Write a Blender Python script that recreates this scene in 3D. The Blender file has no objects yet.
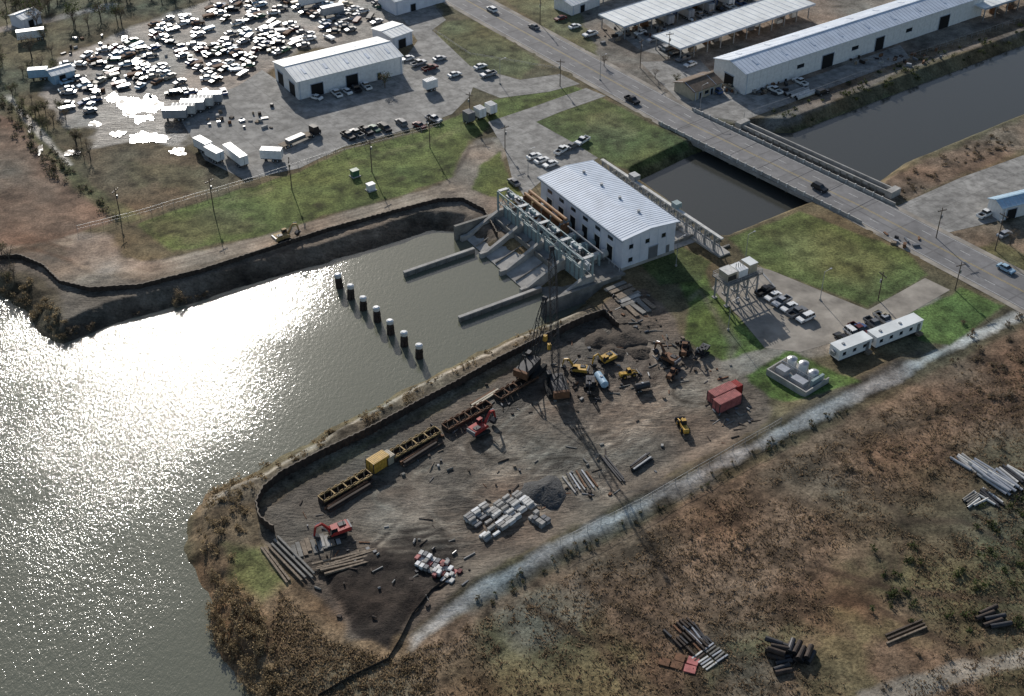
import bpy, math, random
import numpy as np
from mathutils import Vector, Matrix
random.seed(7)
H=175.0; F=1300.0; PITCH=math.radians(36.4)
sp,cp=math.sin(PITCH),math.cos(PITCH)
WZ=-3.0
# survey helper: oblique air-survey coordinates -> world ground metres at elevation z
def G(u,v,z=0.0):
    a=(u-512)/F; b=(348-v)/F
    t=(H-z)/(sp-b*cp)
    return (a*t,(cp+b*sp)*t)
def PG(pts,z=0.0): return [G(u,v,z) for u,v in pts]
def yawpx(u1,v1,u2,v2):
    a=G(u1,v1);b=G(u2,v2); return math.atan2(b[1]-a[1],b[0]-a[0])
# ---------------- materials
def lnk(nt,a,b): nt.links.new(a,b)
def mat(name,c,rough=.7,metal=0.0,var=.2,scale=.8,spec=.3,c2=None,bump=0.0,bscale=6,trans=0):
    m=bpy.data.materials.new(name); m.use_nodes=True; nt=m.node_tree; n=nt.nodes
    bs=n['Principled BSDF']; bs.inputs['Roughness'].default_value=rough
    bs.inputs['Metallic'].default_value=metal; bs.inputs['Specular IOR Level'].default_value=spec
    tc=n.new('ShaderNodeTexCoord')
    nz=n.new('ShaderNodeTexNoise'); nz.inputs['Scale'].default_value=scale; nz.inputs['Detail'].default_value=3
    nz.inputs['Roughness'].default_value=.65
    lnk(nt,tc.outputs['Object'],nz.inputs['Vector'])
    mr=n.new('ShaderNodeMapRange'); mr.inputs['From Min'].default_value=.3; mr.inputs['From Max'].default_value=.7
    mr.inputs['To Min'].default_value=1-var; mr.inputs['To Max'].default_value=1+var*.6
    lnk(nt,nz.outputs['Fac'],mr.inputs['Value'])
    vm=n.new('ShaderNodeVectorMath'); vm.operation='SCALE'; vm.inputs[0].default_value=c[:3]
    lnk(nt,mr.outputs['Result'],vm.inputs['Scale'])
    lnk(nt,vm.outputs[0],bs.inputs['Base Color'])
    if trans:
        tr=n.new('ShaderNodeBsdfTranslucent'); lnk(nt,vm.outputs[0],tr.inputs['Color'])
        mx=n.new('ShaderNodeMixShader'); mx.inputs[0].default_value=trans
        lnk(nt,bs.outputs[0],mx.inputs[1]); lnk(nt,tr.outputs[0],mx.inputs[2]); lnk(nt,mx.outputs[0],n['Material Output'].inputs['Surface'])
    if bump:
        bn=n.new('ShaderNodeTexNoise'); bn.inputs['Scale'].default_value=bscale; bn.inputs['Detail'].default_value=3
        lnk(nt,tc.outputs['Object'],bn.inputs['Vector'])
        bp=n.new('ShaderNodeBump'); bp.inputs['Distance'].default_value=bump
        lnk(nt,bn.outputs['Fac'],bp.inputs['Height']); lnk(nt,bp.outputs['Normal'],bs.inputs['Normal'])
    return m
M={}
M['conc']=mat('concrete',(.38,.365,.34),.85,var=.35,scale=.35,bump=.03)
M['concd']=mat('concrete_stained',(.22,.21,.19),.85,var=.4,scale=.4,bump=.05)
M['concw']=mat('concrete_pale',(.58,.57,.54),.8,var=.3,scale=.8)
M['wall']=mat('painted_metal_wall',(.68,.70,.76),.6,var=.12,scale=.3)
M['roof']=mat('metal_roof',(.62,.68,.76),.5,var=.14,scale=.25,spec=.4)
M['roofr']=mat('metal_roof_seam',(.50,.56,.65),.5,var=.14,scale=.25,spec=.4)
M['roofw']=mat('white_metal_roof',(.72,.74,.73),.5,var=.18,scale=.2)
M['rooft']=mat('metal_roof_trim',(.35,.40,.47),.5,var=.2)
M['glass']=mat('dark_glass',(.015,.02,.025),.12,spec=.6,var=.1)
M['dark']=mat('dark_opening',(.012,.012,.013),.8)
M['teal']=mat('teal_grey_painted_steel',(.27,.345,.35),.55,var=.25,scale=1.5)
M['steel']=mat('galvanised_steel',(.33,.34,.35),.5,metal=.4,var=.3,scale=2)
M['dsteel']=mat('dark_steel',(.05,.05,.055),.55,metal=.3,var=.3,scale=2)
M['rust']=mat('rusty_steel',(.17,.085,.045),.8,var=.5,scale=1.5)
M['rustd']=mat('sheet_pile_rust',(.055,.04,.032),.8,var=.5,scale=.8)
M['tan']=mat('tan_pipe_paint',(.42,.24,.12),.6,var=.3)
M['yel']=mat('yellow_machine_paint',(.55,.33,.06),.5,var=.4,scale=1.5)
M['ora']=mat('weathered_yellow_beam',(.40,.27,.11),.7,var=.6,scale=.8)
M['red']=mat('red_machine_paint',(.36,.04,.035),.5,var=.4,scale=1.5)
M['redc']=mat('red_container_paint',(.40,.13,.12),.6,var=.4,scale=.8)
M['blue']=mat('blue_paint',(.06,.10,.22),.4,var=.2)
M['bluel']=mat('pale_blue_paint',(.35,.50,.62),.45,var=.2)
M['white']=mat('white_paint',(.76,.76,.75),.4,var=.15,scale=1)
M['silver']=mat('silver_paint',(.42,.43,.45),.35,metal=.3,var=.15)
M['black']=mat('black_paint',(.02,.02,.023),.3,var=.1)
M['grey']=mat('grey_paint',(.16,.165,.175),.35,var=.15)
M['maroon']=mat('maroon_paint',(.13,.03,.03),.35,var=.15)
M['green']=mat('green_paint',(.05,.13,.08),.4,var=.15)
M['beige']=mat('beige_paint',(.42,.37,.28),.5,var=.2)
M['rub']=mat('rubber',(.02,.02,.02),.9,var=.2)
M['wood']=mat('timber',(.24,.19,.14),.85,var=.5,scale=2)
M['woodd']=mat('weathered_pole_wood',(.11,.085,.065),.9,var=.3,scale=2)
M['gravel']=mat('gravel',(.08,.08,.08),.95,var=.5,scale=2,bump=.25,bscale=3)
M['bark']=mat('bark',(.12,.10,.08),.95,var=.3)
M['shing']=mat('brown_roof',(.16,.12,.09),.9,var=.35,scale=1)
M['line_w']=mat('white_road_paint',(.50,.50,.48),.7,var=.4,scale=2)
M['line_y']=mat('yellow_road_paint',(.42,.31,.09),.7,var=.4,scale=2)
M['silt']=mat('black_silt_fabric',(.035,.03,.027),.9,var=.4,scale=2)
def surf(name,c,var,crack,dark,rough=.88):
    m=mat(name,c,rough,var=var,scale=.1,bump=.03,bscale=6); nt=m.node_tree;n=nt.nodes; bs=n['Principled BSDF']
    src=bs.inputs['Base Color'].links[0].from_socket
    g=n.new('ShaderNodeNewGeometry'); mp=n.new('ShaderNodeMapping'); mp.inputs['Rotation'].default_value=(0,0,-.63); mp.inputs['Scale'].default_value=(crack,)*3
    lnk(nt,g.outputs['Position'],mp.inputs['Vector']); br=n.new('ShaderNodeTexBrick'); br.offset=0; br.inputs['Color1'].default_value=(1,1,1,1); br.inputs['Color2'].default_value=(.88,.88,.88,1); br.inputs['Mortar'].default_value=(.72,.72,.72,1)
    br.inputs['Scale'].default_value=1; br.inputs['Mortar Size'].default_value=.02; br.inputs['Brick Width'].default_value=1; br.inputs['Row Height'].default_value=1; lnk(nt,mp.outputs[0],br.inputs['Vector'])
    s=n.new('ShaderNodeTexNoise'); s.inputs['Scale'].default_value=.35; s.inputs['Detail'].default_value=5; s.inputs['Roughness'].default_value=.7; lnk(nt,g.outputs['Position'],s.inputs['Vector'])
    r=n.new('ShaderNodeMapRange'); r.inputs[1].default_value=.38; r.inputs[2].default_value=.6; r.inputs[3].default_value=dark; r.inputs[4].default_value=1.08; lnk(nt,s.outputs['Fac'],r.inputs['Value'])
    a=n.new('ShaderNodeVectorMath'); a.operation='MULTIPLY'; lnk(nt,src,a.inputs[0]); lnk(nt,br.outputs['Color'],a.inputs[1])
    b=n.new('ShaderNodeVectorMath'); b.operation='SCALE'; lnk(nt,a.outputs[0],b.inputs[0]); lnk(nt,r.outputs[0],b.inputs['Scale']); lnk(nt,b.outputs[0],bs.inputs['Base Color']); return m
M['asph']=surf('asphalt',(.21,.205,.205),.2,.08,.85)
M['lot']=surf('lot_concrete',(.31,.30,.28),.3,.16,.6)
M['lot2']=mat('gravel_lot',(.31,.28,.24),.95,var=.45,scale=.15,bump=.06,bscale=4)
M['leaf']=mat('leaf_green',(.085,.105,.035),.8,var=.5,scale=.5,trans=.4)
M['leafd']=mat('leaf_dark',(.05,.062,.027),.8,var=.5,scale=.5,trans=.4)
M['twig']=mat('bare_twigs',(.17,.135,.10),.9,var=.4,scale=.5,trans=.3)
M['reed']=mat('dry_reed',(.38,.29,.17),.9,var=.5,scale=.4,trans=.45)
M['reedd']=mat('dry_brush_dark',(.17,.13,.08),.9,var=.5,scale=.4,trans=.4)
M['grassb']=mat('dry_grass_blades',(.28,.205,.135),.9,var=.5,scale=.2,trans=.5)
M['grassd']=mat('dry_grass_dark',(.18,.135,.085),.9,var=.5,scale=.2,trans=.5)
# ---------------- mesh builder
class B:
    def __init__(s): s.v=[];s.f=[];s.m=[]
    def add(s,vs,fs,m):
        o=len(s.v); s.v+=[tuple(p) for p in vs]; s.f+=[tuple(i+o for i in f) for f in fs]
        if isinstance(m,list): s.m+=m
        else: s.m+=[m]*len(fs)
        return s
    def hexa(s,lo,hi,m,mt=None):
        fs=[(3,2,1,0),(4,5,6,7)]+[(i,(i+1)%4,4+(i+1)%4,4+i) for i in range(4)]
        return s.add(list(lo)+list(hi),fs,[m,mt or m]+[m]*4)
    def box(s,x0,x1,y0,y1,z0,z1,m,mt=None):
        return s.hexa([(x0,y0,z0),(x1,y0,z0),(x1,y1,z0),(x0,y1,z0)],[(x0,y0,z1),(x1,y0,z1),(x1,y1,z1),(x0,y1,z1)],m,mt)
    def rbox(s,cx,cy,L,W,z0,z1,yaw,m,mt=None):
        c,n=math.cos(yaw),math.sin(yaw); q=[(-L/2,-W/2),(L/2,-W/2),(L/2,W/2),(-L/2,W/2)]
        q=[(cx+a*c-b*n,cy+a*n+b*c) for a,b in q]
        return s.hexa([(a,b,z0) for a,b in q],[(a,b,z1) for a,b in q],m,mt)
    def frus(s,x0,x1,h0,z0,X0,X1,h1,z1,m,mt=None,cy=0):
        return s.hexa([(x0,cy-h0,z0),(x1,cy-h0,z0),(x1,cy+h0,z0),(x0,cy+h0,z0)],[(X0,cy-h1,z1),(X1,cy-h1,z1),(X1,cy+h1,z1),(X0,cy+h1,z1)],m,mt)
    def cyl(s,p,q,r,m,n=10,r2=None,mc=None):
        p=Vector(p);q=Vector(q);d=(q-p).normalized(); r2=r if r2 is None else r2
        a=d.orthogonal().normalized(); b=d.cross(a)
        A=[p+(a*math.cos(t)+b*math.sin(t))*r for t in [2*math.pi*i/n for i in range(n)]]
        Bq=[q+(a*math.cos(t)+b*math.sin(t))*r2 for t in [2*math.pi*i/n for i in range(n)]]
        fs=[(i,(i+1)%n,n+(i+1)%n,n+i) for i in range(n)]+[tuple(range(n-1,-1,-1)),tuple(range(n,2*n))]
        return s.add(A+Bq,fs,[m]*n+[mc or m]*2)
    def beam(s,p,q,w,m): return s.cyl(p,q,w*.7,m,n=4)
    def prof(s,pts,y0,y1,m):   # side profile (x,z) extruded in y
        n=len(pts); vs=[(x,y0,z) for x,z in pts]+[(x,y1,z) for x,z in pts]
        fs=[tuple(range(n)),tuple(range(2*n-1,n-1,-1))]+[(i,n+i,n+(i+1)%n,(i+1)%n) for i in range(n)]
        return s.add(vs,fs,m)
    def poly(s,pts,z,m): return s.add([(x,y,z) for x,y in pts],[tuple(range(len(pts)))],m)
    def tf(s,dx,dy,dz,yaw,sc=1):
        c,n=math.cos(yaw)*sc,math.sin(yaw)*sc
        s.v=[(x*c-y*n+dx,x*n+y*c+dy,z*sc+dz) for x,y,z in s.v]; return s
    def merge(s,o): 
        k=len(s.v); s.v+=o.v; s.f+=[tuple(i+k for i in f) for f in o.f]; s.m+=o.m; return s
    def mesh(s,name):
        me=bpy.data.meshes.new(name); me.from_pydata(s.v,[],s.f)
        u=[];
        for k in s.m:
            if k not in u: u.append(k)
        for k in u: me.materials.append(M[k])
        ix={k:i for i,k in enumerate(u)}
        me.polygons.foreach_set('material_index',[ix[k] for k in s.m]); me.update(); return me
    def obj(s,name,loc=(0,0,0),yaw=0,parent=None): return put(s.mesh(name),name,loc,yaw,parent)
def put(me,name,loc=(0,0,0),yaw=0,parent=None):
    o=bpy.data.objects.new(name,me); o.location=loc; o.rotation_euler=(0,0,yaw)
    bpy.context.scene.collection.objects.link(o)
    if parent: o.parent=parent
    return o
def empty(name,loc,yaw):
    e=bpy.data.objects.new(name,None); e.location=loc; e.rotation_euler=(0,0,yaw); e.empty_display_size=1
    bpy.context.scene.collection.objects.link(e); return e
def parts(name,loc,yaw,d):
    e=empty(name,loc,yaw)
    for k,b in d.items(): b.obj(k,parent=e)
    return e
def rect(A,Bp,C,z=0):
    a=G(*A,z);b=G(*Bp,z);c=G(*C,z); yaw=math.atan2(b[1]-a[1],b[0]-a[0]); L=math.hypot(b[0]-a[0],b[1]-a[1])
    W=-(c[0]-a[0])*math.sin(yaw)+(c[1]-a[1])*math.cos(yaw)
    return (a[0],a[1],0),yaw,L,W
# ---------------- terrain
def vn(x,y,sc,seed):
    r=np.random.default_rng(seed).random((256,256)); X=x/sc+1000;Y=y/sc+1000
    xi=np.floor(X).astype(int);yi=np.floor(Y).astype(int);fx=X-xi;fy=Y-yi
    fx=fx*fx*(3-2*fx);fy=fy*fy*(3-2*fy);x0=xi%256;y0=yi%256;x1=(xi+1)%256;y1=(yi+1)%256
    return (r[x0,y0]*(1-fx)+r[x1,y0]*fx)*(1-fy)+(r[x0,y1]*(1-fx)+r[x1,y1]*fx)*fy
def fbm(x,y,sc,seed,o=4):
    t=0;w=1;s=0
    for i in range(o): t=t+vn(x,y,sc/2**i,seed+i)*w; s+=w; w*=.55
    return t/s
def sdf(poly,X,Y,closed=True):
    d=np.full(X.shape,1e9); ins=np.zeros(X.shape,bool); n=len(poly)
    for i in range(n if closed else n-1):
        x0,y0=poly[i];x1,y1=poly[(i+1)%n]; ex,ey=x1-x0,y1-y0; L=ex*ex+ey*ey+1e-9
        t=np.clip(((X-x0)*ex+(Y-y0)*ey)/L,0,1)
        d=np.minimum(d,(X-x0-t*ex)**2+(Y-y0-t*ey)**2)
        if closed:
            c=((y0>Y)!=(y1>Y))&(X<(ex*(Y-y0)/(ey if abs(ey)>1e-9 else 1e-9)+x0)); ins^=c
    d=np.sqrt(d)
    return np.where(ins,-d,d) if closed else d
def axis(a,b,st,far):
    mid=np.arange(a,b,st); g=[]; x=st*2;p=0
    while p<far: p+=x; g.append(p); x*=1.35
    g=np.array(g); return np.concatenate([(a-g)[::-1],mid,mid[-1]+g])
ax=axis(-225,235,.5,5000); ay=axis(120,470,.5,5000)
X,Y=np.meshgrid(ax,ay); nx,ny=len(ax),len(ay)
river=PG([(-900,330),(-60,300),(0,296),(28,312),(42,335),(62,344),(110,326),(190,303),(262,282),(330,262),(400,240),(432,230),(455,232),(478,247),(540,287),(575,296),(590,303),(560,318),(480,352),(400,392),(340,425),(262,470),(205,494),(190,520),(186,548),(196,575),(212,603),(212,640),(232,672),(250,700),(290,800),(-900,1100)],WZ)
canal=PG([(640,180),(692,155),(752,133),(793,133),(1024,45),(1300,-60),(1450,-30),(1024,114),(905,163),(868,190),(800,206),(722,238)],WZ)
N1=fbm(X,Y,14,11); N2=fbm(X,Y,5,23,4); N3=fbm(X,Y,45,31,4)
dr=sdf(river,X,Y)+(N2-.5)*2.5; dc=sdf(canal,X,Y)
dw=np.minimum(dr,dc*1.4)
col=np.empty(X.shape+(3,)); col[:]=(.125,.105,.062)
col*= (.75+.5*N3)[...,None]
rel=np.full(X.shape,.10); wet=np.zeros(X.shape); gr=np.full(X.shape,.7)
def zone(pts,c,edge=2,soft=1.0,r=.1,w=0,g=.5,width=None,z=0,op=1,nz=None):
    P=PG(pts,z); a=np.array(P); pad=edge+soft+(width or 0)+2
    i0,i1=np.searchsorted(ax,[a[:,0].min()-pad,a[:,0].max()+pad]); j0,j1=np.searchsorted(ay,[a[:,1].min()-pad,a[:,1].max()+pad])
    if i1<=i0 or j1<=j0: return
    s=(slice(j0,j1),slice(i0,i1)); x=X[s];y=Y[s]
    d=sdf(P,x,y) if width is None else sdf(P,x,y,False)-width/2
    n=(N2[s]-.5)*2*edge+(N1[s]-.5)*edge
    m=np.clip(.5-(d+n)/soft,0,1)*op
    if nz is not None: m=m*np.clip((N1[s]-nz)*8+.5,0,1)
    col[s]=col[s]*(1-m[...,None])+np.array(c)*m[...,None]*(.82+.36*N1[s])[...,None]
    rel[s]=rel[s]*(1-m)+r*m; wet[s]=wet[s]*(1-m)+w*m; gr[s]=gr[s]*(1-m)+g*m
DRY=(.170,.120,.080); GRN=(.104,.130,.042); DUL=(.115,.112,.055); MUD=(.118,.093,.070); DIRT=(.33,.285,.225); DK=(.036,.029,.024)
GRV=(.45,.43,.39)
# right field
zone([(400,640),(520,585),(700,492),(850,415),(1024,325),(1300,190),(1500,900),(350,900)],DRY,2,2,.13,g=1)
zone([(640,560),(760,500),(870,480),(900,540),(780,600),(690,620)],(.215,.155,.105),6,8,.12,g=1,op=.7)
zone([(830,520),(1000,440),(1100,420),(1100,640),(900,620)],(.095,.083,.05),8,10,.15,g=1,op=.75)
zone([(700,650),(900,560),(1100,520),(1100,720),(720,720)],(.10,.097,.05),8,8,.15,g=1,op=.7,nz=.47)
zone([(470,640),(560,590),(640,660),(660,730),(470,730)],(.115,.113,.06),5,6,.1,g=1,op=.8)
zone([(500,610),(580,575),(600,600),(560,640),(520,650)],(.20,.18,.14),3,3,.1,g=.6,op=.7)
zone([(720,520),(860,455),(930,400),(1000,400),(900,500),(800,560)],(.12,.082,.053),6,6,.1,g=1,op=.6,nz=.5)
zone([(600,560),(700,500),(900,410),(1024,350),(1024,365),(900,430),(700,520),(620,575)],(.12,.09,.06),3,4,.1,g=1,op=.6)
zone([(920,380),(1024,330),(1100,320),(1100,420),(960,430)],(.15,.09,.058),6,8,.15,g=1,op=.6)
zone([(870,700),(930,682),(980,668),(1100,640)],(.30,.27,.22),.8,1,.05,width=4,g=.4)
for pp in ([(520,600),(600,650),(650,720)],[(700,500),(790,560),(900,590),(1024,600)],[(860,470),(900,520),(890,570),(800,610),(700,640)],[(640,540),(700,600),(720,660),(790,700)],[(760,560),(860,520),(960,520),(1040,560)],[(600,560),(720,520),(850,440),(1000,390)],[(640,640),(760,600),(860,600),(980,660)],[(590,590),(680,640),(700,700)]):
    for o_ in (0,1): zone([(a+8*o_,b+3*o_) for a,b in pp],(.075,.055,.037),.8,1,.1,width=1.0,g=.6,op=.8)
# levee strip beside gravel track
zone([(430,610),(560,545),(700,475),(790,430),(860,385),(930,350),(1024,300),(1024,325),(850,412),(700,490),(520,580),(420,635)],(.09,.075,.047),1.5,2,.12,g=1)
zone([(400,655),(425,632),(470,600),(560,548),(640,508),(720,466),(790,430),(850,398),(920,362),(1000,325),(1100,272)],GRV,1.4,1.4,.04,width=3.0,g=.4)
zone([(470,608),(560,556),(640,516),(720,474)],(.22,.2,.17),1.5,2,.04,width=2,g=.6,op=.7)
zone([(560,536),(640,497),(720,455),(790,418),(850,389),(920,353)],(.075,.065,.05),.8,1.4,.04,width=2.2,g=.6,op=.8)
# lower left headland
zone([(190,480),(270,470),(330,600),(420,640),(400,720),(230,720),(190,600)],(.19,.135,.082),3,3,.15,g=1)
zone([(200,500),(260,490),(262,540),(240,560),(210,560)],(.135,.1,.062),3,3,.2,g=1)
zone([(228,545),(262,545),(285,580),(262,600),(232,575)],GRN,2,3,.1,g=1,op=.75,nz=.42)
zone([(225,600),(330,630),(395,660),(380,720),(260,720)],(.20,.13,.075),3,4,.12,g=1,op=.8)
zone([(395,655),(470,640),(520,720),(340,720)],(.18,.13,.08),3,4,.12,g=1,op=.7)
# bank between water and sheet pile wall
zone([(590,300),(560,316),(480,350),(400,390),(340,423),(262,468),(205,492),(200,510),(262,500),(330,460),(440,402),(530,355),(600,325)],(.15,.125,.09),1,1.5,.12,g=1)
zone([(575,312),(480,354),(400,394),(340,427),(262,472),(215,494)],(.33,.30,.25),1,1.2,.1,width=1.8,g=.5,op=.8)
# mud building site
SITE=[(590,318),(612,296),(645,288),(672,318),(690,350),(740,368),(785,352),(800,352),(775,395),(770,425),(640,497),(560,538),(470,585),(415,632),(350,640),(325,605),(262,545),(262,512),(330,468),(440,410),(530,360)]
zone(SITE,MUD,1.5,1.5,.16,w=.45,g=.5)
zone([(590,318),(615,330),(640,350),(600,380),(540,400),(470,430),(420,450),(530,372)],(.07,.056,.044),3,3,.22,w=.6,g=.5,op=.8)
zone([(262,512),(340,468),(450,412),(470,420),(360,480),(300,520),(310,560),(270,545)],(.085,.07,.054),2,3,.15,w=.5,g=.5,op=.8)
zone([(380,530),(430,490),(500,468),(560,440),(640,420),(700,392),(745,372)],(.20,.168,.13),3,4,.10,width=7,w=.3,g=.45,op=.75)
zone([(640,345),(690,372),(760,360),(840,335),(925,300)],(.28,.245,.20),1.5,2,.05,width=8,g=.3)
zone([(355,520),(440,475),(470,485),(400,530)],(.19,.162,.13),2,3,.1,w=.3,g=.45,op=.8)
zone([(470,455),(520,425),(600,405),(620,430),(540,462),(490,475)],(.165,.138,.107),3,3,.1,w=.4,g=.5,op=.7)
zone([(600,330),(640,345),(670,375),(650,400),(600,392)],(.085,.067,.053),2,3,.3,w=.6,g=.5,op=.8)
zone([(590,460),(700,415),(760,410),(740,440),(640,490)],(.15,.125,.098),3,3,.12,w=.3,g=.5,op=.8)
zone([(650,330),(690,352),(740,370),(720,385),(670,370)],(.10,.08,.06),3,3,.12,w=.5,g=.5,op=.8)
zone([(325,575),(395,532),(440,522),(462,548),(440,590),(412,612),(388,650),(352,632)],DK,1.2,1.0,.28,w=.15,g=.5)
for k in range(64):   # tyre tracks and ruts
    u=random.uniform(370,680); v=520-(u-380)*.33+random.uniform(-55,45)
    L=random.uniform(40,150); c=random.uniform(-34,34); s=-.42+random.uniform(-.4,.35)
    pp=[(u+L*t,v+L*t*s+c*math.sin(t*3)) for t in (0,.15,.3,.45,.6,.75,.9,1)]
    cc=random.choice([(.045,.036,.028),(.052,.042,.032),(.05,.04,.03),(.27,.235,.185),(.22,.19,.15)])
    wd_=random.uniform(.4,.8)
    for o_ in (0,1): zone([(a+5*o_,b+7*o_) for a,b in pp],cc,.5,.8,.1,width=wd_,g=.4,op=random.uniform(.4,.75),w=.7)
for k in range(12):
    cx,cy=random.choice([(505,450),(410,500),(600,440),(660,400),(700,392),(450,480),(560,470),(405,497)]);r=random.uniform(12,34); t0=random.uniform(0,4)
    pp=[(cx+r*math.cos(t)*1.3,cy+r*.55*math.sin(t)) for t in [t0+i*.5 for i in range(8)]]
    zone(pp,(.28,.245,.195) if k%2 else (.05,.04,.03),.4,.8,.1,width=.7,g=.4,op=.65)
# north bank
zone([(-80,255),(20,250),(75,232),(140,262),(262,243),(330,222),(440,188),(490,190),(520,215),(500,240),(470,236),(432,228),(330,262),(190,303),(62,344),(28,320),(-80,300)],(.13,.112,.088),1.5,1.5,.18,w=.3,g=.5)
zone([(62,330),(190,296),(330,255),(430,222)],(.08,.066,.05),2,2,.15,width=7,w=.4,g=.5)
zone([(-40,300),(10,300),(40,335),(70,338),(60,300),(30,270),(-40,272)],(.10,.085,.055),2,2,.15,w=.1,g=.9)
zone([(0,247),(40,236),(80,240),(108,262),(150,271),(262,243),(330,223),(400,204),(448,189),(480,172),(500,150)],DIRT,1,1.2,.04,width=6.5,g=.35)
zone([(0,254),(50,246),(90,270),(150,279),(262,251),(330,230)],(.20,.17,.13),1,1.2,.08,width=2.5,g=.5)
for o_ in (0,5): zone([(30,238+o_*.6),(80,238+o_*.6),(108,258+o_*.6),(150,268+o_*.6),(262,240+o_*.6),(330,220+o_*.6),(448,186+o_*.6)],(.17,.14,.11),.4,.7,.05,width=.6,g=.4,op=.6)
zone([(78,230),(112,236),(122,258),(160,264),(100,276),(66,258)],(.28,.24,.195),1.5,2,.15,g=.4)
zone([(20,262),(60,262),(100,280),(70,286),(50,276)],(.26,.23,.185),1.5,2,.15,g=.4)
zone([(440,190),(500,185),(520,215),(500,236),(470,225),(440,205)],(.19,.165,.135),2,1.5,.2,g=.4)
zone([(452,182),(462,150),(478,140),(498,138),(504,152),(488,178),(480,196),(455,200)],(.25,.22,.18),1.5,1.5,.12,g=.4)
zone([(456,172),(470,148),(492,143)],(.10,.085,.07),.5,1,.15,width=1.2,g=.35)
# green lawns
zone([(138,224),(200,202),(300,172),(345,150),(420,132),(450,118),(505,98),(560,82),(588,92),(500,120),(470,140),(452,176),(400,196),(330,214),(262,236),(172,252)],GRN,1.2,1.2,.05,g=1)
zone([(260,190),(420,140),(440,160),(330,200),(240,225)],(.135,.165,.055),4,5,.05,g=1,op=.6)
zone([(150,225),(230,205),(260,225),(180,248)],(.14,.13,.065),4,4,.05,g=1,op=.6)
zone([(200,205),(440,140),(480,120),(250,200)],(.13,.12,.06),3,4,.05,g=1,op=.6,nz=.5)
zone([(480,165),(500,152),(510,180),(530,205),(505,200),(470,190)],GRN,1,1,.05,g=1)
zone([(533,122),(560,112),(602,98),(690,143),(680,158),(640,175),(600,158),(560,140)],(.092,.114,.042),1,1,.05,g=1)
zone([(560,125),(610,110),(670,145),(620,150)],(.13,.125,.06),4,4,.05,g=1,op=.6,nz=.48)
zone([(728,238),(800,212),(905,250),(928,275),(868,308),(770,270),(740,252)],(.095,.122,.042),1,1,.05,g=1)
zone([(760,232),(830,232),(900,262),(870,292),(800,268)],(.135,.145,.06),3,4,.05,g=1,op=.6)
zone([(672,262),(700,262),(712,290),(740,318),(765,348),(722,362),(684,338),(690,310)],(.10,.14,.04),1,1,.05,g=1)
zone([(640,262),(680,245),(712,262),(700,280),(660,285)],(.065,.085,.033),1,1,.05,g=1)
zone([(905,316),(962,288),(1003,306),(950,346),(920,340)],(.09,.135,.04),1,1,.05,g=1)
zone([(745,376),(790,350),(835,372),(860,385),(790,402),(770,400)],(.09,.14,.038),1,1,.05,g=1)
zone([(640,165),(700,140),(760,118),(770,128),(690,160),(645,180)],DUL,1,1,.05,g=1)
zone([(690,300),(700,290),(735,345),(730,358)],(.17,.15,.11),1,1.5,.05,g=.8,width=1.5,op=.7)
for u_,v_ in ((250,219),(402,178),(376,152),(318,205)): zone([(u_-6,v_),(u_,v_-3),(u_+6,v_),(u_,v_+3)],(.07,.075,.03),.5,1,.05,g=.5)
# scrap yard, fields to NW
zone([(55,60),(150,20),(300,-30),(420,-40),(440,15),(400,40),(300,50),(240,90),(180,125),(70,128),(40,95)],(.23,.215,.19),2,2,.08,w=.5,g=.5)
zone([(90,88),(175,92),(195,140),(150,158),(95,148)],(.11,.10,.09),3,3,.1,w=.9,g=.5)
zone([(-120,118),(-5,112),(35,132),(75,172),(112,222),(60,240),(-120,262)],(.20,.135,.095),1,1.5,.08,g=.6)
for k in range(12): zone([(-60,128+k*11),(20,124+k*11),(70,150+k*10)],(.15,.098,.067),.3,1,.06,width=1.0,g=.5,op=.5)
zone([(85,152),(150,138),(235,168),(250,182),(200,202),(135,216),(88,186)],(.14,.105,.065),1.5,1.5,.1,g=1)
zone([(120,160),(200,165),(210,190),(140,195)],(.11,.10,.055),3,3,.1,g=1,op=.6,nz=.48)
zone([(0,85),(20,110),(80,185),(130,218)],DUL,1.5,2,.15,width=5,g=.9)
zone([(5,92),(28,120),(70,165)],(.28,.26,.23),.8,1,.05,width=2,w=.9,g=.4,op=.8)
zone([(-100,-40),(90,-40),(130,10),(60,50),(40,90),(-100,110)],(.11,.105,.065),3,4,.12,g=1)
zone([(0,30),(50,20),(110,5)],(.27,.25,.22),1,2,.05,width=5,g=.5)
zone([(130,-40),(300,-60),(200,-5),(140,20)],(.12,.115,.07),3,4,.12,g=1)
zone([(445,22),(478,18),(540,62),(520,78),(478,70),(430,42)],(.13,.128,.062),1,1.5,.05,g=1)
zone([(395,52),(425,60),(440,88),(415,98),(380,85)],DUL,1,1,.05,g=.9)
zone([(500,-5),(560,-40),(580,10),(610,50),(600,62),(560,40)],(.13,.125,.065),2,1.5,.08,g=.9)
# east side yard
zone([(560,-30),(1000,-80),(1060,-20),(1024,32),(900,72),(790,122),(745,128),(690,110),(600,62)],(.19,.165,.137),2,1.5,.06,w=.1,g=.5)
zone([(748,118),(900,62),(1024,22)],(.14,.11,.075),2,2,.1,width=6,g=.8)
zone([(790,128),(1024,44)],(.10,.108,.054),1.5,1.5,.1,width=4,g=1)
zone([(868,192),(905,168),(1024,118),(1300,20),(1300,80),(1024,150),(930,190),(885,208)],(.19,.14,.10),2,2,.12,g=.8)
zone([(925,238),(1024,216),(1200,190),(1200,330),(1024,290),(960,262)],(.19,.15,.108),2,2,.1,g=.7)
zone([(950,258),(1000,240),(1040,262),(1024,290)],DUL,2,2,.1,g=.9)
fine=fbm(X,Y,2.2,77,3); med=fbm(X,Y,9,88,3)
col*=(1+(fine-.5)*(.55+1.1*gr)+(med-.5)*.9)[...,None]
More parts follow.
